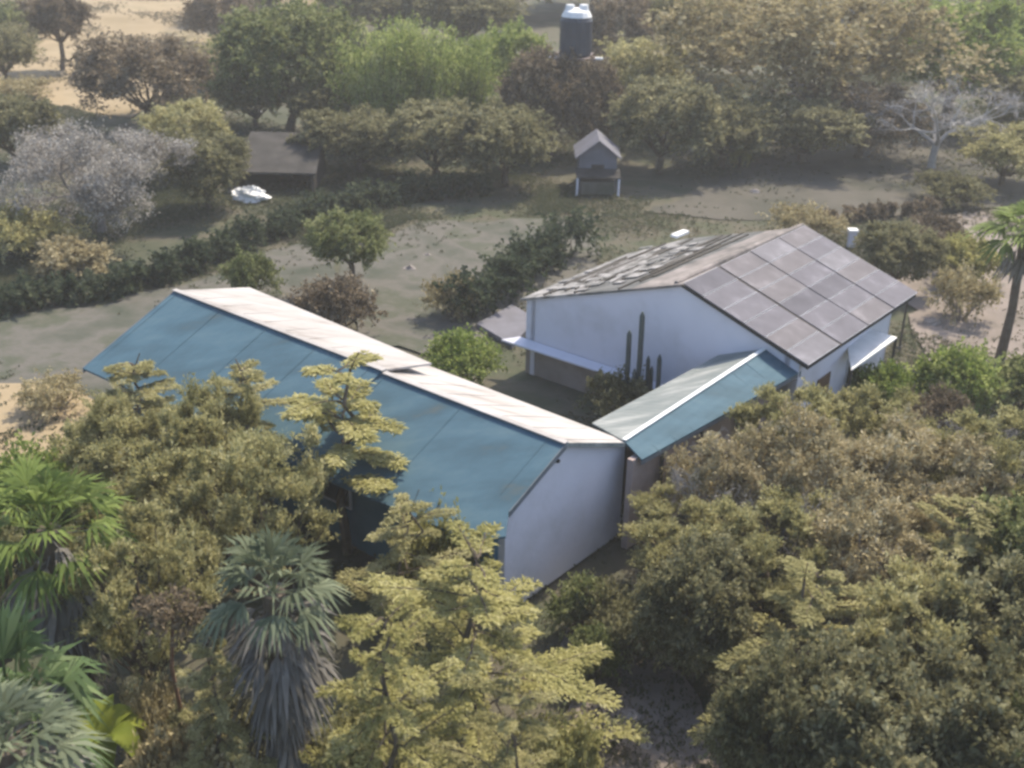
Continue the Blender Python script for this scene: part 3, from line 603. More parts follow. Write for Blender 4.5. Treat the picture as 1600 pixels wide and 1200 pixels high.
def tiered(key, name, leaf, seed, H=5.0, R=2.2, tiers=13, bark='bark', start=.22, per=12, dens=1.0):
    """upright stem with long feathery boughs in open tiers"""
    rng = np.random.RandomState(seed); mb = MB(); Ps, Ds = [], []
    st = [np.array([rng.randn()*.03*k, rng.randn()*.03*k, H*k/8]) for k in range(9)]; st[0][2] = -.1
    mb.tube(st, np.linspace(.1, .015, 9)*H/5, 7)
    for i in range(tiers):
        f = start+(1-start)*i/tiers; nb = rng.randint(3, 6); off = rng.rand()*6.28
        L0 = R*(1-f)**.6*1.1+.12
        for b in range(nb):
            th = off+b*6.283/nb+rng.randn()*.3; L = L0*rng.uniform(.55, 1.15); rise = rng.uniform(.1, .5)
            o = np.array([0, 0, H*f+rng.randn()*.1]); e = np.array([math.cos(th), math.sin(th), 0]); sd = np.array([-e[1], e[0], 0])
            cv = rng.uniform(.1, .35); pts = np.array([o+e*L*t+Z3*(rise*L*t-cv*L*t*t)+rng.randn(3)*.015 for t in np.linspace(0, 1, 7)])
            mb.tube(pts, np.linspace(.026, .006, 7)*H/5, 4, False)
            ns = int((12+18*L)*dens)
            for q in range(ns):
                t = .15+.85*(q+.5)/ns; k6 = t*6; a_ = int(min(5, k6)); p = pts[a_]+(pts[a_+1]-pts[a_])*(k6-a_)
                sg = 1 if q % 2 else -1; tl = (.07+L*.15*math.sin(math.pi*min(1, t*.85+.1)))*rng.uniform(.7, 1.2)
                td = e*.8+sd*sg*.8+Z3*rng.uniform(-.12, .15); td /= np.linalg.norm(td)
                tt = rng.rand(per, 1); pp = p+td*tl*tt+rng.randn(per, 3)*np.array([.03, .03, .015]); Ps.append(pp)
                Ds.append(td+rng.randn(per, 3)*np.array([.55, .55, .2]))
    P = np.vstack(Ps); Dd = np.vstack(Ds); Dd /= np.linalg.norm(Dd, axis=1)[:, None]
    V, Q = blades(P, Dd, .10*(.6+.8*rng.rand(len(P))), .019*(.7+.6*rng.rand(len(P))), rng, .1, .35)
    proto(key, name, [fast_mesh('crown', V, Q, L_[leaf]), mb.build('trunk', M[bark])]); PROTO[key] += (H, R)
def fan_leaf(rng, o, d, pet, blade, segs=15, span=2.3, droop=.35, stiff=.0):
    """one fan leaf: petiole quad strip plus pleated segments joined near the heart, free at the tips"""
    d = d/np.linalg.norm(d); s = np.cross(d, Z3); s = s/(np.linalg.norm(s)+1e-6); nrm = np.cross(s, d)
    V = []; F = []; h = o+d*pet+Z3*(-.08*pet)
    V += [o-s*.015, o+s*.015, h+s*.012, h-s*.012]; F.append((0, 1, 2, 3))
    for i in range(segs):
        a = -span/2+span*i/(segs-1)+rng.randn()*.03; L = blade*(1-.18*abs(a)/(span/2))*rng.uniform(.85, 1.08)
        e = d*math.cos(a)+s*math.sin(a); side = -d*math.sin(a)+s*math.cos(a); wv = blade*span/segs*.36
        m1 = h+e*L*.5+nrm*.03*(1 if i % 2 else -1)-Z3*droop*L*.08; tip = h+e*L-Z3*droop*L*(.5+.3*rng.rand())
        k = len(V); V += [h, m1+side*wv, tip, m1-side*wv]; F.append((k, k+1, k+2, k+3))
    return V, F
def palm(key, name, leaf, seed, H=5.0, nl=34, skirt=80, blade=.75, pet=.8, sk_len=1.8, tr=.16):
    rng = np.random.RandomState(seed); V, F = [], []
    def addl(lst, vf):
        Vv, Ff = lst; n = len(Vv); Vv += [tuple(x) for x in vf[0]]; Ff += [tuple(i+n for i in q) for q in vf[1]]
    live = ([], []); dead = ([], []); top = np.array([0, 0, H-.9])
    for i in range(nl):
        th = 2.399*i; el = math.radians(80-95*(i/nl)+rng.randn()*7); d = np.array([math.cos(th)*math.cos(el), math.sin(th)*math.cos(el), math.sin(el)])
        addl(live, fan_leaf(rng, top, d, pet*rng.uniform(.8, 1.1), blade*rng.uniform(.85, 1.1), droop=.45+.45*(i/nl)))
    for i in range(skirt):
        th = 2.399*i; f = i/max(1, skirt); el = math.radians(-15-62*min(1, f*1.5)+rng.randn()*16); d = np.array([math.cos(th)*math.cos(el), math.sin(th)*math.cos(el), math.sin(el)])
        addl(dead, fan_leaf(rng, top-Z3*(.1+f*sk_len), d, pet*rng.uniform(.35, .8), blade*rng.uniform(.6, 1.35), segs=8, span=rng.uniform(.6, 1.6), droop=rng.uniform(.4, 1.1)))
    mb = MB(); mb.tube([(0, 0, -.1), (.04, 0, H*.3), (.02, .05, H*.6), tuple(top)], [tr*1.25, tr, tr*.95, tr*1.05], 9)
    ps = [fast_mesh('crown', live[0], live[1], M[leaf])]
    if skirt: ps.append(fast_mesh('skirt', dead[0], dead[1], M['skirt']))
    ps.append(mb.build('trunk', M['bark'])); proto(key, name, ps); PROTO[key] += (H, pet+blade*.8)
def plumes(key, name, leaf, seed, H=6.0, R=3.0, n=60, bark='bark'):
    """clump of tall upright canes with drooping leafy heads"""
    rng = np.random.RandomState(seed); mb = MB(); Ps, Ds = [], []
    for i in range(n):
        q = math.sqrt(rng.rand())*R*.8; th = rng.rand()*6.28; b = np.array([q*math.cos(th)*.7, q*math.sin(th)*.5, 0]); hh = H*rng.uniform(.6, 1.0)
        tip = b*1.3+np.array([rng.randn()*.3, rng.randn()*.3, hh]); limb(mb, rng, b, tip, .035, .01, 0, 4)
        m = 230; t = .3+.7*rng.rand(m, 1)**.8; p = b+(tip-b)*t+rng.randn(m, 3)*np.array([.3, .3, .12]); Ps.append(p)
        dd = rng.randn(m, 3)*.5+np.array([0, 0, .9]); Ds.append(dd)
    P = np.vstack(Ps); Dd = np.vstack(Ds); Dd /= np.linalg.norm(Dd, axis=1)[:, None]
    V, Q = blades(P, Dd, .3*(.6+.8*rng.rand(len(P))), .04, rng, .3)
    proto(key, name, [fast_mesh('foliage', V, Q, L_[leaf]), mb.build('cane', M[bark])]); PROTO[key] += (H, R)
def banana(key, name, seed, H=2.2):
    rng = np.random.RandomState(seed); V, F = [], []
    for i in range(9):
        th = i*2.399; L = rng.uniform(1.2, 1.7); e = np.array([math.cos(th), math.sin(th), 0]); s = np.array([-e[1], e[0], 0]); o = np.array([0, 0, H*.4]); k0 = len(V)
        for j in range(9):
            t = j/8; c = o+e*L*t*.75+Z3*(1.1*t-.95*t*t*1.2)*L*.8; wv = .26*math.sin(math.pi*min(1, t*.93+.06))**.6
            V += [tuple(c-s*wv+Z3*.06), tuple(c), tuple(c+s*wv+Z3*.06)]
        for j in range(8):
            a = k0+j*3; F += [(a, a+1, a+4, a+3), (a+1, a+2, a+5, a+4)]
    mb = MB(); mb.tube([(0, 0, -.05), (0, 0, H*.42)], [.12, .08], 8)
    proto(key, name, [fast_mesh('leaves', V, F, M['banana']), mb.build('stem', M['palmlime'])]); PROTO[key] += (H, 1.2)

broad('green', 'broadleaf_tree', 'green', 1, 8, 3.9, .25, 34, .85, 40, 22, .22, .075)
broad('deep', 'broadleaf_tree', 'deep', 2, 7, 3.4, .22, 30, .95, 36, 20, .22, .08)
broad('deepn', 'broadleaf_tree', 'deep', 21, 5, 2.6, .2, 46, .62, 40, 20, .17, .045)
broad('greenn', 'broadleaf_tree', 'green', 22, 5, 2.6, .2, 46, .62, 40, 20, .17, .045)
broad('oliven', 'broadleaf_tree', 'olive', 3, 5.5, 2.6, .18, 54, .62, 30, 22, .15, .026, up=2.2)
broad('olivem', 'broadleaf_tree', 'olive', 36, 5.5, 2.5, .15, 40, .75, 26, 22, .15, .026, up=3.0)
broad('brown', 'thicket_tree', 'brown', 4, 4.5, 2.6, .15, 44, .6, 34, 16, .15, .032, 'barkgrey', up=.6)
broad('brownb', 'thicket_tree', 'brown', 41, 4.5, 2.4, .15, 42, .58, 32, 15, .15, .032, 'barkgrey', up=.6)
broad('tan', 'broadleaf_tree', 'tan', 5, 8, 4.6, .3, 30, .9, 34, 18, .24, .075, 'barkgrey')
broad('limet', 'broadleaf_tree', 'lime', 6, 7, 3.6, .25, 30, .8, 34, 20, .22, .07)
broad('olivef', 'broadleaf_tree', 'olive', 7, 6, 3.2, .2, 28, .85, 34, 20, .2, .065)
broad('round', 'round_tree', 'rust', 8, 5, 2.0, .42, 34, .75, 40, 18, .16, .05)
broad('rust', 'broadleaf_tree', 'rust', 9, 6, 3.2, .2, 28, .85, 36, 18, .2, .065)
broad('umbrella', 'small_tree', 'green', 10, 3.2, 1.5, .42, 22, .85, 40, 20, .1, .032)
broad('palmyish', 'small_tree', 'lime', 12, 4.5, 1.6, .5, 18, .8, 36, 18, .13, .035)
bush('bgreen', 'shrub', 'green', 11, 1.6, 1.4)
bush('byellow', 'shrub', 'yellow', 12, 1.6, 1.5)
bush('blime', 'shrub', 'lime', 13, 1.6, 1.5)
bush('bbrown', 'shrub', 'brown', 14, 1.8, 1.5, bark='barkgrey')
bush('bdeep', 'shrub', 'deep', 15, 1.8, 1.6)
bush('brust', 'shrub', 'rust', 16, 1.8, 1.5)
bush('btan', 'dry_shrub', 'tan', 17, 1.4, 1.3, 12, 22, 14, .12, .03, bark='barkgrey')
bush('bolive', 'shrub', 'olive', 18, 1.8, 1.6)
M['barkpale'] = surf('pale_bark', [(.3, (.30, .28, .27)), (.7, (.46, .44, .42))], 5, .95, 6, .6, 12)
bare('bare', 'bare_tree', 19, 5, 3.2, 'barkpale', flat=.3)
bare('silver', 'silvery_tree', 20, 4.5, 3.4, leaf='silver', twl=26, depth=6)
tiered('tier', 'feathery_tree', 'yellow', 23, 5.2, 2.5, 9, start=.12, per=16, dens=1.0)
tiered('tier2', 'feathery_tree', 'yellow', 24, 4.6, 1.8, 5, start=.42, per=20, dens=1.1)
tiered('tiero', 'feathery_tree', 'olive', 25, 4.8, 2.4, 8, per=18, dens=1.0)
tiered('tierw', 'feathery_tree', 'olive', 35, 5.0, 2.3, 12, start=.2, per=16, dens=1.0)
palm('palm', 'fan_palm', 'palm', 26, 5.0)
palm('palmb', 'fan_palm', 'palmblue', 27, 5.0, 24, 120, .62, .6, 2.6)
palm('palmt', 'fan_palm', 'palmlime', 33, 4.5, 26, 8, .6, .5, .3, .08)
palm('palml', 'fan_palm', 'palmlime', 28, 4.0, 30, 70, .65, .75, 1.8)
palm('palms', 'fan_palm', 'palm', 29, 2.2, 30, 26, .7, .7, .5)
plumes('plume', 'bamboo_clump', 'lime', 30)
banana('banana', 'banana_plant', 31)
for k, vv in PROTO.items():                                        # prototypes wait unlinked; their parts are linked with each copy
    for o in vv[2]: col.objects.unlink(o)
def plant(key, px, base, top, wpx, label, cat, group=None, seed=None):
    name, _, parts, H, R = PROTO[key]; b = W(px, base, 0); h = height_at(b, px, top); d = math.sqrt(b[0]**2+b[1]**2+(CAM_H-h*.6)**2)
    sz = h/H; sx = 1.12*(wpx/2)*d/FPX/R; rnd = random.Random(int(px*13+top*7))
    root = bpy.data.objects.new(name, None); col.objects.link(root); root.location = (b[0], b[1], 0)
    root.scale = (sx*rnd.uniform(.95, 1.05), sx*rnd.uniform(.9, 1.1), sz); root.rotation_euler = (0, 0, rnd.uniform(0, 6.28)); root.empty_display_size = .3
    for o in parts:
        c = o.copy(); c.parent = root; col.objects.link(c)
    return tag(root, label, cat, group)
exec_plants = True
GB = 'trees on the far side of the yard'; GR = 'trees massed to the right of the blue building'; GF = 'trees and palms in front of the blue building'
PL = [
 # ---- far band, left to right
 ('round', 98, 110, -8, 74, 'small round dark tree alone on the sandy field', 'tree', GB),
 ('deep', 12, 130, 35, 100, 'dark bushy tree cut by the left edge beside the sandy field', 'tree', GB),
 ('bgreen', 25, 60, 5, 90, 'low green bush in the top left corner', 'shrub', GB),
 ('btan', 30, 160, 120, 110, 'dry tan scrub at the near edge of the sandy field', 'shrub', GB),
 ('rust', 232, 190, 58, 165, 'brown-topped dark tree between the sandy field and the big green tree', 'tree', GB),
 ('btan', 325, 130, 60, 120, 'pale brown bush on the sandy slope left of the big green tree', 'shrub', GB),
 ('rust', 345, 70, -15, 90, 'dark brown tree on the top edge left of the big green tree', 'tree', GB),
 ('green', 452, 205, 5, 185, 'big round green tree with pale leaf tips above the open shed', 'tree', GB),
 ('silver', 160, 362, 192, 235, 'wide silvery grey tree with fine pale twigs', 'tree', GB),
 ('olivef', 290, 275, 160, 120, 'grey-green tree between the silvery tree and the open shed', 'tree', GB),
 ('deep', 520, 215, 120, 120, 'dark tree between the big green tree and the bamboo row', 'tree', GB),
 ('deep', 400, 200, 105, 110, 'shaded dark tree behind the open shed roof', 'tree', GB),
 ('deep', 325, 330, 212, 130, 'dark green tree left of the open shed', 'tree', GB),
 ('deep', 25, 260, 150, 130, 'shadowed tree on the left edge above the silvery tree', 'tree', GB),
 ('bolive', 45, 400, 325, 150, 'olive and yellow bush below the silvery tree on the left edge', 'shrub', GB),
 ('bbrown', 120, 430, 372, 120, 'brownish low bush right of the olive and yellow bush', 'shrub', GB),
 ('plume', 585, 230, 45, 130, 'tall lime green bamboo clump right of the big green tree', 'bamboo', GB),
 ('plume', 660, 225, 25, 130, 'tallest lime green bamboo clump of the row', 'bamboo', GB),
 ('plume', 735, 215, 58, 120, 'lime green bamboo clump left of the water tower', 'bamboo', GB),
 ('limet', 800, 190, 35, 110, 'yellow-green tree just left of the water tower', 'tree', GB),
 ('deep', 590, 60, -40, 170, 'dark tree on the top edge behind the bamboo row', 'tree', GB),
 ('deep', 720, 80, -30, 170, 'dark tree on the top edge above the lime clumps', 'tree', GB),
 ('rust', 845, 240, 78, 120, 'reddish brown tree around the foot of the water tower', 'tree', GB),
 ('rust', 915, 245, 92, 110, 'reddish brown tree in front of the water tower legs', 'tree', GB),
 ('deep', 560, 270, 170, 150, 'shaded tree right of the open shed under the bamboo', 'tree', GB),
 ('deep', 680, 285, 160, 160, 'shaded dark tree under the middle bamboo clump', 'tree', GB),
 ('deep', 790, 290, 165, 150, 'shaded dark tree left of the tiny shed', 'tree', GB),
 ('olivef', 1000, 190, 60, 140, 'dull olive tree right of the water tower', 'tree', GB),
 ('rust', 960, 130, -10, 120, 'brownish tree on the top edge beside the water tower', 'tree', GB),
 ('deep', 1030, 270, 120, 150, 'dark green tree right of the tiny shed', 'tree', GB),
 ('olivef', 1090, 130, -30, 160, 'olive tree on the top edge between water tower and tan tree', 'tree', GB),
 ('tan', 1235, 215, -25, 330, 'very wide tan-brown tree spreading at the top right', 'tree', GB),
 ('deep', 1130, 262, 150, 150, 'dark tree under the left side of the wide tan tree', 'tree', GB),
 ('deep', 1250, 255, 150, 150, 'dark tree in the shade beneath the wide tan tree', 'tree', GB),
 ('rust', 1340, 245, 130, 150, 'brown shaded tree between the wide tan tree and the bare tree', 'tree', GB),
 ('limet', 1475, 190, -10, 220, 'yellow-green tree arching behind the bare grey tree', 'tree', GB),
 ('deep', 1590, 120, -20, 200, 'dark tree in the top right corner', 'tree', GB),
 ('deep', 1600, 225, 110, 130, 'dark tree on the right edge behind the bare grey tree', 'tree', GB),
 ('bare', 1455, 262, 112, 195, 'leafless grey tree with spreading branches at the upper right', 'tree', GB),
 ('olivef', 1565, 290, 200, 130, 'pale olive bush-like tree on the right edge below the bare tree', 'tree', GB),
 ('bdeep', 1480, 315, 268, 120, 'dark low shrub right of the lane below the bare tree', 'shrub', GB),
 ('byellow', 1155, 262, 220, 34, 'little yellow-leaved shrub under the wide tan tree', 'shrub', GB),
 ('deep', 420, 28, -95, 190, 'dark distant tree on the top edge behind the big green tree', 'tree', GB),
 ('olivef', 520, 16, -75, 190, 'olive distant tree on the top edge right of the big green tree', 'tree', GB),
 ('deep', 640, 4, -95, 190, 'dark distant tree on the top edge over the middle bamboo', 'tree', GB),
 ('olivef', 790, 28, -75, 190, 'dull distant tree on the top edge left of the tank', 'tree', GB),
 ('deep', 930, 16, -95, 190, 'dark distant tree on the top edge right behind the tank', 'tree', GB),
 ('olivef', 1060, 4, -75, 190, 'olive distant tree on the top edge right of the tank', 'tree', GB),
 ('tan', 1180, 28, -95, 190, 'tan distant tree behind the wide tan tree', 'tree', GB),
 ('tan', 1320, 16, -75, 190, 'tan distant tree between wide tan tree and yellow-green tree', 'tree', GB),
 ('deep', 1440, 4, -95, 190, 'dark distant tree behind the yellow-green arching tree', 'tree', GB),
 ('deep', 1560, 28, -75, 190, 'dark distant tree near the top right corner', 'tree', GB),
 # ---- middle ground
 ('umbrella', 548, 458, 335, 118, 'small rounded green tree behind the pale roof', 'tree'),
 ('bgreen', 392, 462, 396, 96, 'small green bush just beyond the far end of the blue roof', 'shrub'),
 ('brust', 528, 520, 428, 130, 'dark brown bush touching the pale roof edge', 'shrub'),
 ('btan', 705, 492, 428, 100, 'dry yellowish shrub in the grey yard', 'shrub'),
 ('blime', 722, 612, 528, 140, 'yellow-green shrub in the courtyard beside the pale roof', 'shrub'),
 ('bdeep', 965, 668, 578, 120, 'dark shrub around the cactus in the courtyard', 'shrub'),
 ('btan', 1255, 372, 322, 125, 'rounded pale tan bush behind the ridge of the solar roof', 'shrub'),
 ('deepn', 1395, 455, 348, 110, 'dark olive bushy tree right of the solar panels', 'tree'),
 ('brust', 1450, 400, 338, 110, 'purplish brown mounded bush beyond the solar panels', 'shrub'),
 ('palmt', 1562, 560, 305, 140, 'slim palm with straight dark trunk and lime leaves on the right edge', 'palm'),
 ('byellow', 1500, 440, 370, 110, 'yellowish bush left of the slim dark trunk', 'shrub'),
 ('btan', 1500, 500, 420, 110, 'dry pinkish tan bush below the yellowish bush', 'shrub'),
 ('btan', 90, 640, 590, 120, 'dry straw bush on the sandy bank at the left edge', 'shrub'),
 # ---- right mass
 ('blime', 1490, 645, 552, 150, 'bright green shrub below the slim dark trunk', 'shrub', GR),
 ('bgreen', 1585, 650, 560, 120, 'green shrub on the right edge under the slim tree', 'shrub', GR),
 ('brust', 1452, 690, 606, 100, 'dark brown ball-shaped bush among green shrubs', 'shrub', GR),
 ('blime', 1370, 650, 575, 110, 'yellow-green shrub under the white canopy', 'shrub', GR),
 ('oliven', 1225, 800, 600, 190, 'olive tree touching the crossing wing eave', 'tree', GR),
 ('oliven', 1340, 790, 610, 170, 'olive yellow tree below the white canopy', 'tree', GR),
 ('brown', 1160, 860, 680, 190, 'brown twiggy tree closest to the crossing wing', 'tree', GR),
 ('bare', 1110, 860, 690, 150, 'small leafless grey tree poking above the brown twiggy tree', 'tree', GR),
 ('brown', 1280, 880, 660, 230, 'dry brown tree in the middle of the thicket', 'tree', GR),
 ('brownb', 1410, 880, 665, 220, 'dry pinkish brown tree right of the thicket middle', 'tree', GR),
 ('oliven', 1540, 850, 640, 200, 'olive tree on the right edge above the thicket', 'tree', GR),
 ('oliven', 1050, 940, 790, 190, 'olive tree beside the white gable wall corner', 'tree', GR),
 ('oliven', 1180, 990, 780, 240, 'dull olive tree in front of the brown thicket', 'tree', GR),
 ('brownb', 1330, 1010, 770, 230, 'brownish tree at the centre of the right mass', 'tree', GR),
 ('bare', 1300, 960, 770, 170, 'leafless grey tree rising from the centre of the right mass', 'tree', GR),
 ('bare', 1500, 800, 640, 130, 'small leafless grey tree at the right above the thicket', 'tree', GR),
 ('tiero', 1470, 1020, 760, 260, 'olive green feathery tree right of centre in the mass', 'tree', GR),
 ('greenn', 1600, 1040, 760, 200, 'green tree on the right edge with pale leaf tips', 'tree', GR),
 ('deepn', 1085, 1060, 850, 190, 'shaded dark tree left front of the mass', 'tree', GR),
 ('tiero', 1240, 1150, 870, 300, 'dull feathery tree low in the middle of the mass', 'tree', GR),
 ('oliven', 1400, 1180, 895, 250, 'shaded olive tree low right of the mass', 'tree', GR),
 ('deepn', 1560, 1200, 890, 250, 'dark tree at the lower right edge', 'tree', GR),
 ('deepn', 1205, 1300, 1020, 200, 'dark undergrowth tree at the bottom nearest the pink soil', 'tree', GR),  # shade along the bottom put into the darker leaves of this row's trees
 ('deepn', 1320, 1340, 1040, 270, 'dark undergrowth tree at the bottom of the frame right of centre', 'tree', GR),
 ('deepn', 1490, 1360, 1050, 260, 'dark undergrowth tree second from the bottom right corner', 'tree', GR),
 ('greenn', 1625, 1380, 1060, 220, 'green tree in the bottom right corner', 'tree', GR),
 # ---- foreground, left and centre
 ('tierw', 235, 790, 555, 230, 'wispy olive tree over the left end of the blue roof', 'tree', GF),
 ('tierw', 395, 820, 565, 250, 'wispy greyish olive tree leaning over the blue slope', 'tree', GF),
 ('tier2', 543, 860, 540, 300, 'slender feathery tree with yellow boughs against the blue slope', 'tree', GF),
 ('olivem', 205, 850, 640, 170, 'olive tree at the left below the eave of the blue roof', 'tree', GF),
 ('olivem', 350, 860, 615, 170, 'olive tree against the blue eave left of the slender feathery tree', 'tree', GF),
 ('oliven', 300, 920, 665, 250, 'dense olive tree left of centre', 'tree', GF),
 ('olivem', 415, 970, 690, 220, 'dense yellowish olive tree behind the grey palm', 'tree', GF),
 ('bolive', 150, 800, 680, 160, 'brownish olive bush below the sandy bank', 'shrub', GF),
 ('blime', 60, 840, 715, 170, 'lime shrub at the left edge above the palms', 'shrub', GF),
 ('palml', 120, 1090, 745, 230, 'lime fan palm at the left with grey dead leaves below', 'palm', GF),
 ('oliven', 15, 1080, 800, 150, 'olive foliage tree cut by the left edge below the lime palm', 'tree', GF),
 ('palmb', 455, 1290, 835, 200, 'tall bluish fan palm with a long grey skirt of dead leaves', 'palm', GF),
 ('oliven', 230, 1100, 800, 230, 'shaded olive tree between the lime palm and the grey palm', 'tree', GF),
 ('tiero', 640, 1010, 760, 230, 'feathery olive tree beside the blue eave', 'tree', GF),
 ('byellow', 680, 960, 800, 130, 'yellow feathery bush tip against the lower blue wall', 'shrub', GF),
 ('brust', 700, 900, 826, 70, 'dark brown bare patch of bush under the blue eave', 'shrub', GF),
 ('tier', 742, 1180, 845, 400, 'large yellow-green feathery tree in front of the white gable', 'tree', GF),
 ('tier', 610, 1360, 930, 300, 'feathery yellow-green tree right of the bluish palm', 'tree', GF),
 ('tiero', 790, 1380, 1010, 250, 'feathery olive tree low in the centre', 'tree', GF),
 ('bgreen', 920, 1060, 985, 90, 'small green bush right of the large feathery tree', 'shrub', GF),
 ('bdeep', 985, 1035, 940, 130, 'dark shaded shrub at the head of the bare soil path', 'shrub', GF),
 ('bdeep', 940, 990, 905, 110, 'dark shrub nearest the right corner of the white gable', 'shrub', GF),
 ('bgreen', 905, 985, 905, 100, 'green bush at the foot of the white gable', 'shrub', GF),
 ('byellow', 880, 1270, 1130, 120, 'yellow bush at the bottom beside the pink soil', 'shrub', GF),
 ('palms', 60, 1330, 985, 240, 'bright green young fan palm at the lower left', 'palm', GF),
 ('banana', 175, 1250, 1030, 150, 'yellow-lime banana plant right of the young palm', 'banana plant', GF),
 ('palmb', 70, 1480, 1090, 230, 'grey-green fan palm in the bottom left corner', 'palm', GF),
 ('btan', 250, 1190, 1060, 120, 'tan dry shrub between banana plant and red stem', 'shrub', GF),
 ('bdeep', 350, 1230, 1080, 170, 'dark shrub at the bottom left of the grey palm', 'shrub', GF),
 ('tierw', 360, 1330, 985, 200, 'wispy olive tree in front of the left side of the grey palm skirt', 'tree', GF),
 ('bolive', 560, 1300, 1120, 170, 'olive shrub at the bottom right of the grey palm', 'shrub', GF),
 ('bbrown', 300, 1330, 1120, 160, 'brown shrub on the bottom edge left of the palm skirt', 'shrub', GF),
]
for a in PL: plant(*a)
# low hedges along the path: each one plant bed, leaves over short stems
def hedge(pix, hgt, wd, leaf, label, seed):
    rng = np.random.RandomState(seed); P = [W(*p, 0) for p in pix]; cl = []; mb = MB()
    for i in range(len(P)-1):
        d = P[i+1]-P[i]; L = np.linalg.norm(d); k = max(2, int(L/.5))
        for j in range(k):
            q = P[i]+d*(j+rng.rand()*.6)/k; r = wd*.5*rng.uniform(.75, 1.25); h = hgt*rng.uniform(.45, .75)
            cl.append(((q[0]+rng.randn()*.2, q[1]+rng.randn()*.2, h), r)); limb(mb, rng, (q[0], q[1], -.05), (q[0], q[1], h), .04, .02)
    o = P[0]; root = empty('hedge', (o[0], o[1], 0)); tag(root, label, 'hedge', 'dark hedges along the path')
    V, Q = sprays(rng, cl, 26, 16, .2, .07, .6); V = V-np.array([o[0], o[1], 0]); fast_mesh('foliage', V, Q, L_[leaf], root)
    mb.v = [a-np.array([o[0], o[1], 0]) for a in mb.v]; mb.build('stem', M['bark'], root)
hedge([(-40, 492), (100, 475), (215, 452)], .7, 1.6, 'dark', 'low dark hedge at the left edge beyond the blue roof end', 1)
hedge([(215, 450), (330, 408), (430, 372)], .7, 1.5, 'dark', 'low dark hedge in the middle of the path side', 2)
hedge([(430, 368), (520, 335), (640, 312), (760, 305)], .8, 1.6, 'dark', 'long green hedge below the open shed and tarpaulin', 3)

hedge([(715, 508), (790, 462), (850, 425), (905, 392)], 1.5, 2.2, 'dark', 'dark green hedge strip beside the old roof of the white house', 4)
hedge([(1290, 352), (1380, 342), (1480, 326)], .5, .7, 'rust', 'thin low reddish brown hedge line beyond the solar panels', 5)
rng = np.random.RandomState(12)
for i, (px, py, r, lab) in enumerate([(640, 420, .22, 'grey stone in the open yard behind the pale roof'), (668, 398, .14, 'small grey stone beyond the larger yard stone'), (240, 592, .2, 'stone near the left end of the blue roof'),
        (600, 372, .16, 'stone at the far side of the yard by the small rounded tree'), (1455, 505, .3, 'pale stone on the pinkish ground right of the white canopy'), (1180, 300, .25, 'stone beside the lane behind the white house'), (985, 1120, .2, 'stone on the bare pinkish soil below the white gable'), (1010, 1165, .13, 'small stone on the bare pinkish soil near the bottom edge')]):
    p = W(px, py); V = []; n1, n2 = 6, 10
    for a in range(n1):
        for b in range(n2):
            th = a/(n1-1)*math.pi/2*.97; ph = 2*math.pi*b/n2; q = r*(1+.22*rng.randn()*.6); V.append((math.cos(th)*math.cos(ph)*q*1.3, math.cos(th)*math.sin(ph)*q, -.03+math.sin(th)*q*.8))
    mb = MB(); mb.add(V, [(a*n2+b, a*n2+(b+1) % n2, (a+1)*n2+(b+1) % n2, (a+1)*n2+b) for a in range(n1-1) for b in range(n2)]+[tuple(range((n1-1)*n2, n1*n2))])
    o = mb.build('stone', M['wallbrown']); o.location = tuple(p); tag(o, lab, 'stone', 'loose stones on the ground')
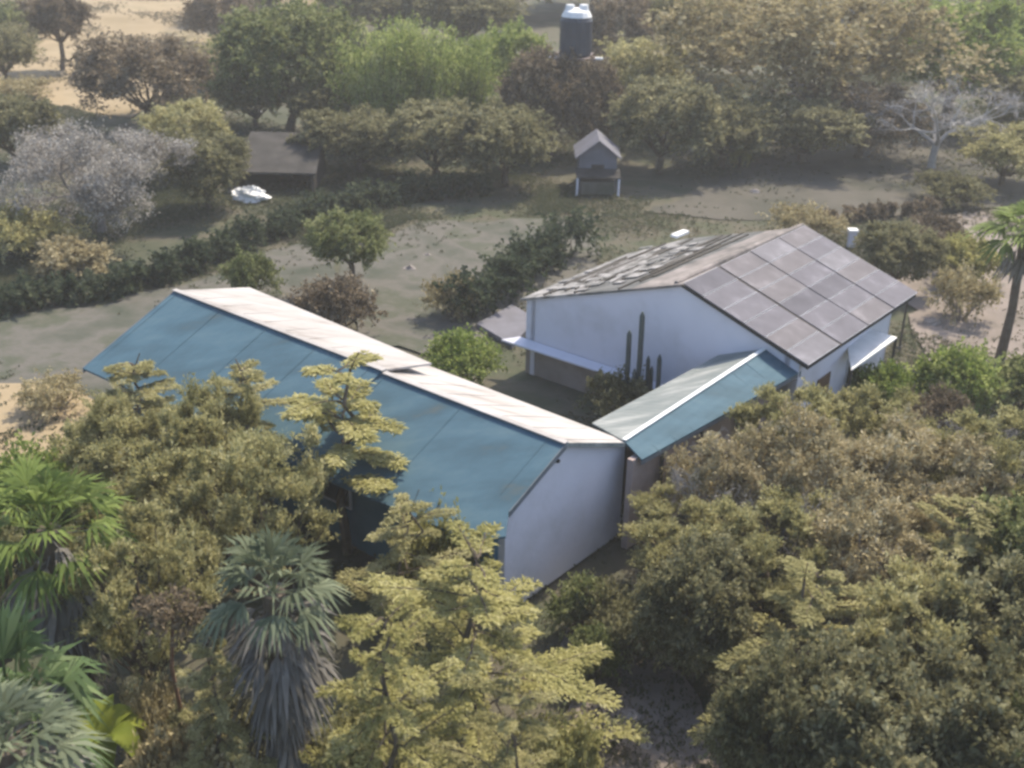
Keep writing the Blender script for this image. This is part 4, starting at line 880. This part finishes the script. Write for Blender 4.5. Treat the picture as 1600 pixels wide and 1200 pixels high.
# columnar cactus in the courtyard
cb = W(995, 668); ct = empty('cactus', tuple(cb)); tag(ct, 'tall dark columnar cactus with several upright arms in the courtyard', 'cactus')
ppm = FPX/np.linalg.norm(cb-np.array([0, 0, CAM_H]))
def ribbed(mb, pts, r):
    pts = np.array(pts, float); k = len(pts); sides = 16; V = []
    for i in range(k):
        rr = r*(1 if i < k-1 else .35)*(1 if i else .85)
        for j in range(sides):
            a = 2*math.pi*j/sides; q = rr*(1 if j % 2 else .78); V.append(pts[i]+np.array([q*math.cos(a), q*math.sin(a), 0]))
    F = [(i*sides+j, i*sides+(j+1) % sides, (i+1)*sides+(j+1) % sides, (i+1)*sides+j) for i in range(k-1) for j in range(sides)]+[tuple(range((k-1)*sides, k*sides))]
    mb.add(V, F)
for i, (px, tp) in enumerate([(991, 487), (974, 518), (1021, 552), (1006, 560), (984, 572), (1012, 575)]):
    x = (px-995)/ppm; h = height_at(cb, px, tp); y = [0, .1, -.1, .2, -.2, .15][i]; r = [.09, .085, .075, .07, .06, .06][i]
    mb = MB(); z0 = 0 if i == 0 else .5
    ribbed(mb, [(x*.3 if i else 0, 0, z0), (x, y, z0+.5), (x+.02, y, h*.6), (x, y, h-.15), (x, y, h)], r); lp(mb, 'stem' if i == 0 else 'arm', M['cactus'], ct, True)

# red-brown slender bare stem at the lower left
p = W(300, 1230); h = height_at(p, 300, 960)
rs_ = empty('sapling', tuple(p)); tag(rs_, 'thin reddish sapling stem standing left of the grey palm', 'sapling', GF)
mb = MB(); rng = np.random.RandomState(3); limb(mb, rng, (0, 0, -.05), (.03, 0, h), .05, .035); lp(mb, 'trunk', M['barkred'], rs_)
V, Q = sprays(rng, [((0, 0, h+.1), .6), ((.3, 0, h-.1), .4), ((-.3, .1, h), .4)], 26, 16, .11, .03, .5); fast_mesh('crown', V, Q, L_['rust'], rs_)

# ------------------------------------------------------------------ air
m, t, out = newmat('thin_haze'); pv = N(t, 'ShaderNodeVolumePrincipled'); pv.inputs['Color'].default_value = (.97, .96, .95, 1); pv.inputs['Density'].default_value = .0009; pv.inputs['Anisotropy'].default_value = .2
t.links.new(pv.outputs[0], out.inputs['Volume'])
mb = MB(); mb.box((-385, -85, -1.2), (385, 405, 24)); hz = mb.build('haze', m); tag(hz, kind='stuff')
hz['label'] = 'thin pale daytime haze over the whole valley'; hz['category'] = 'haze'
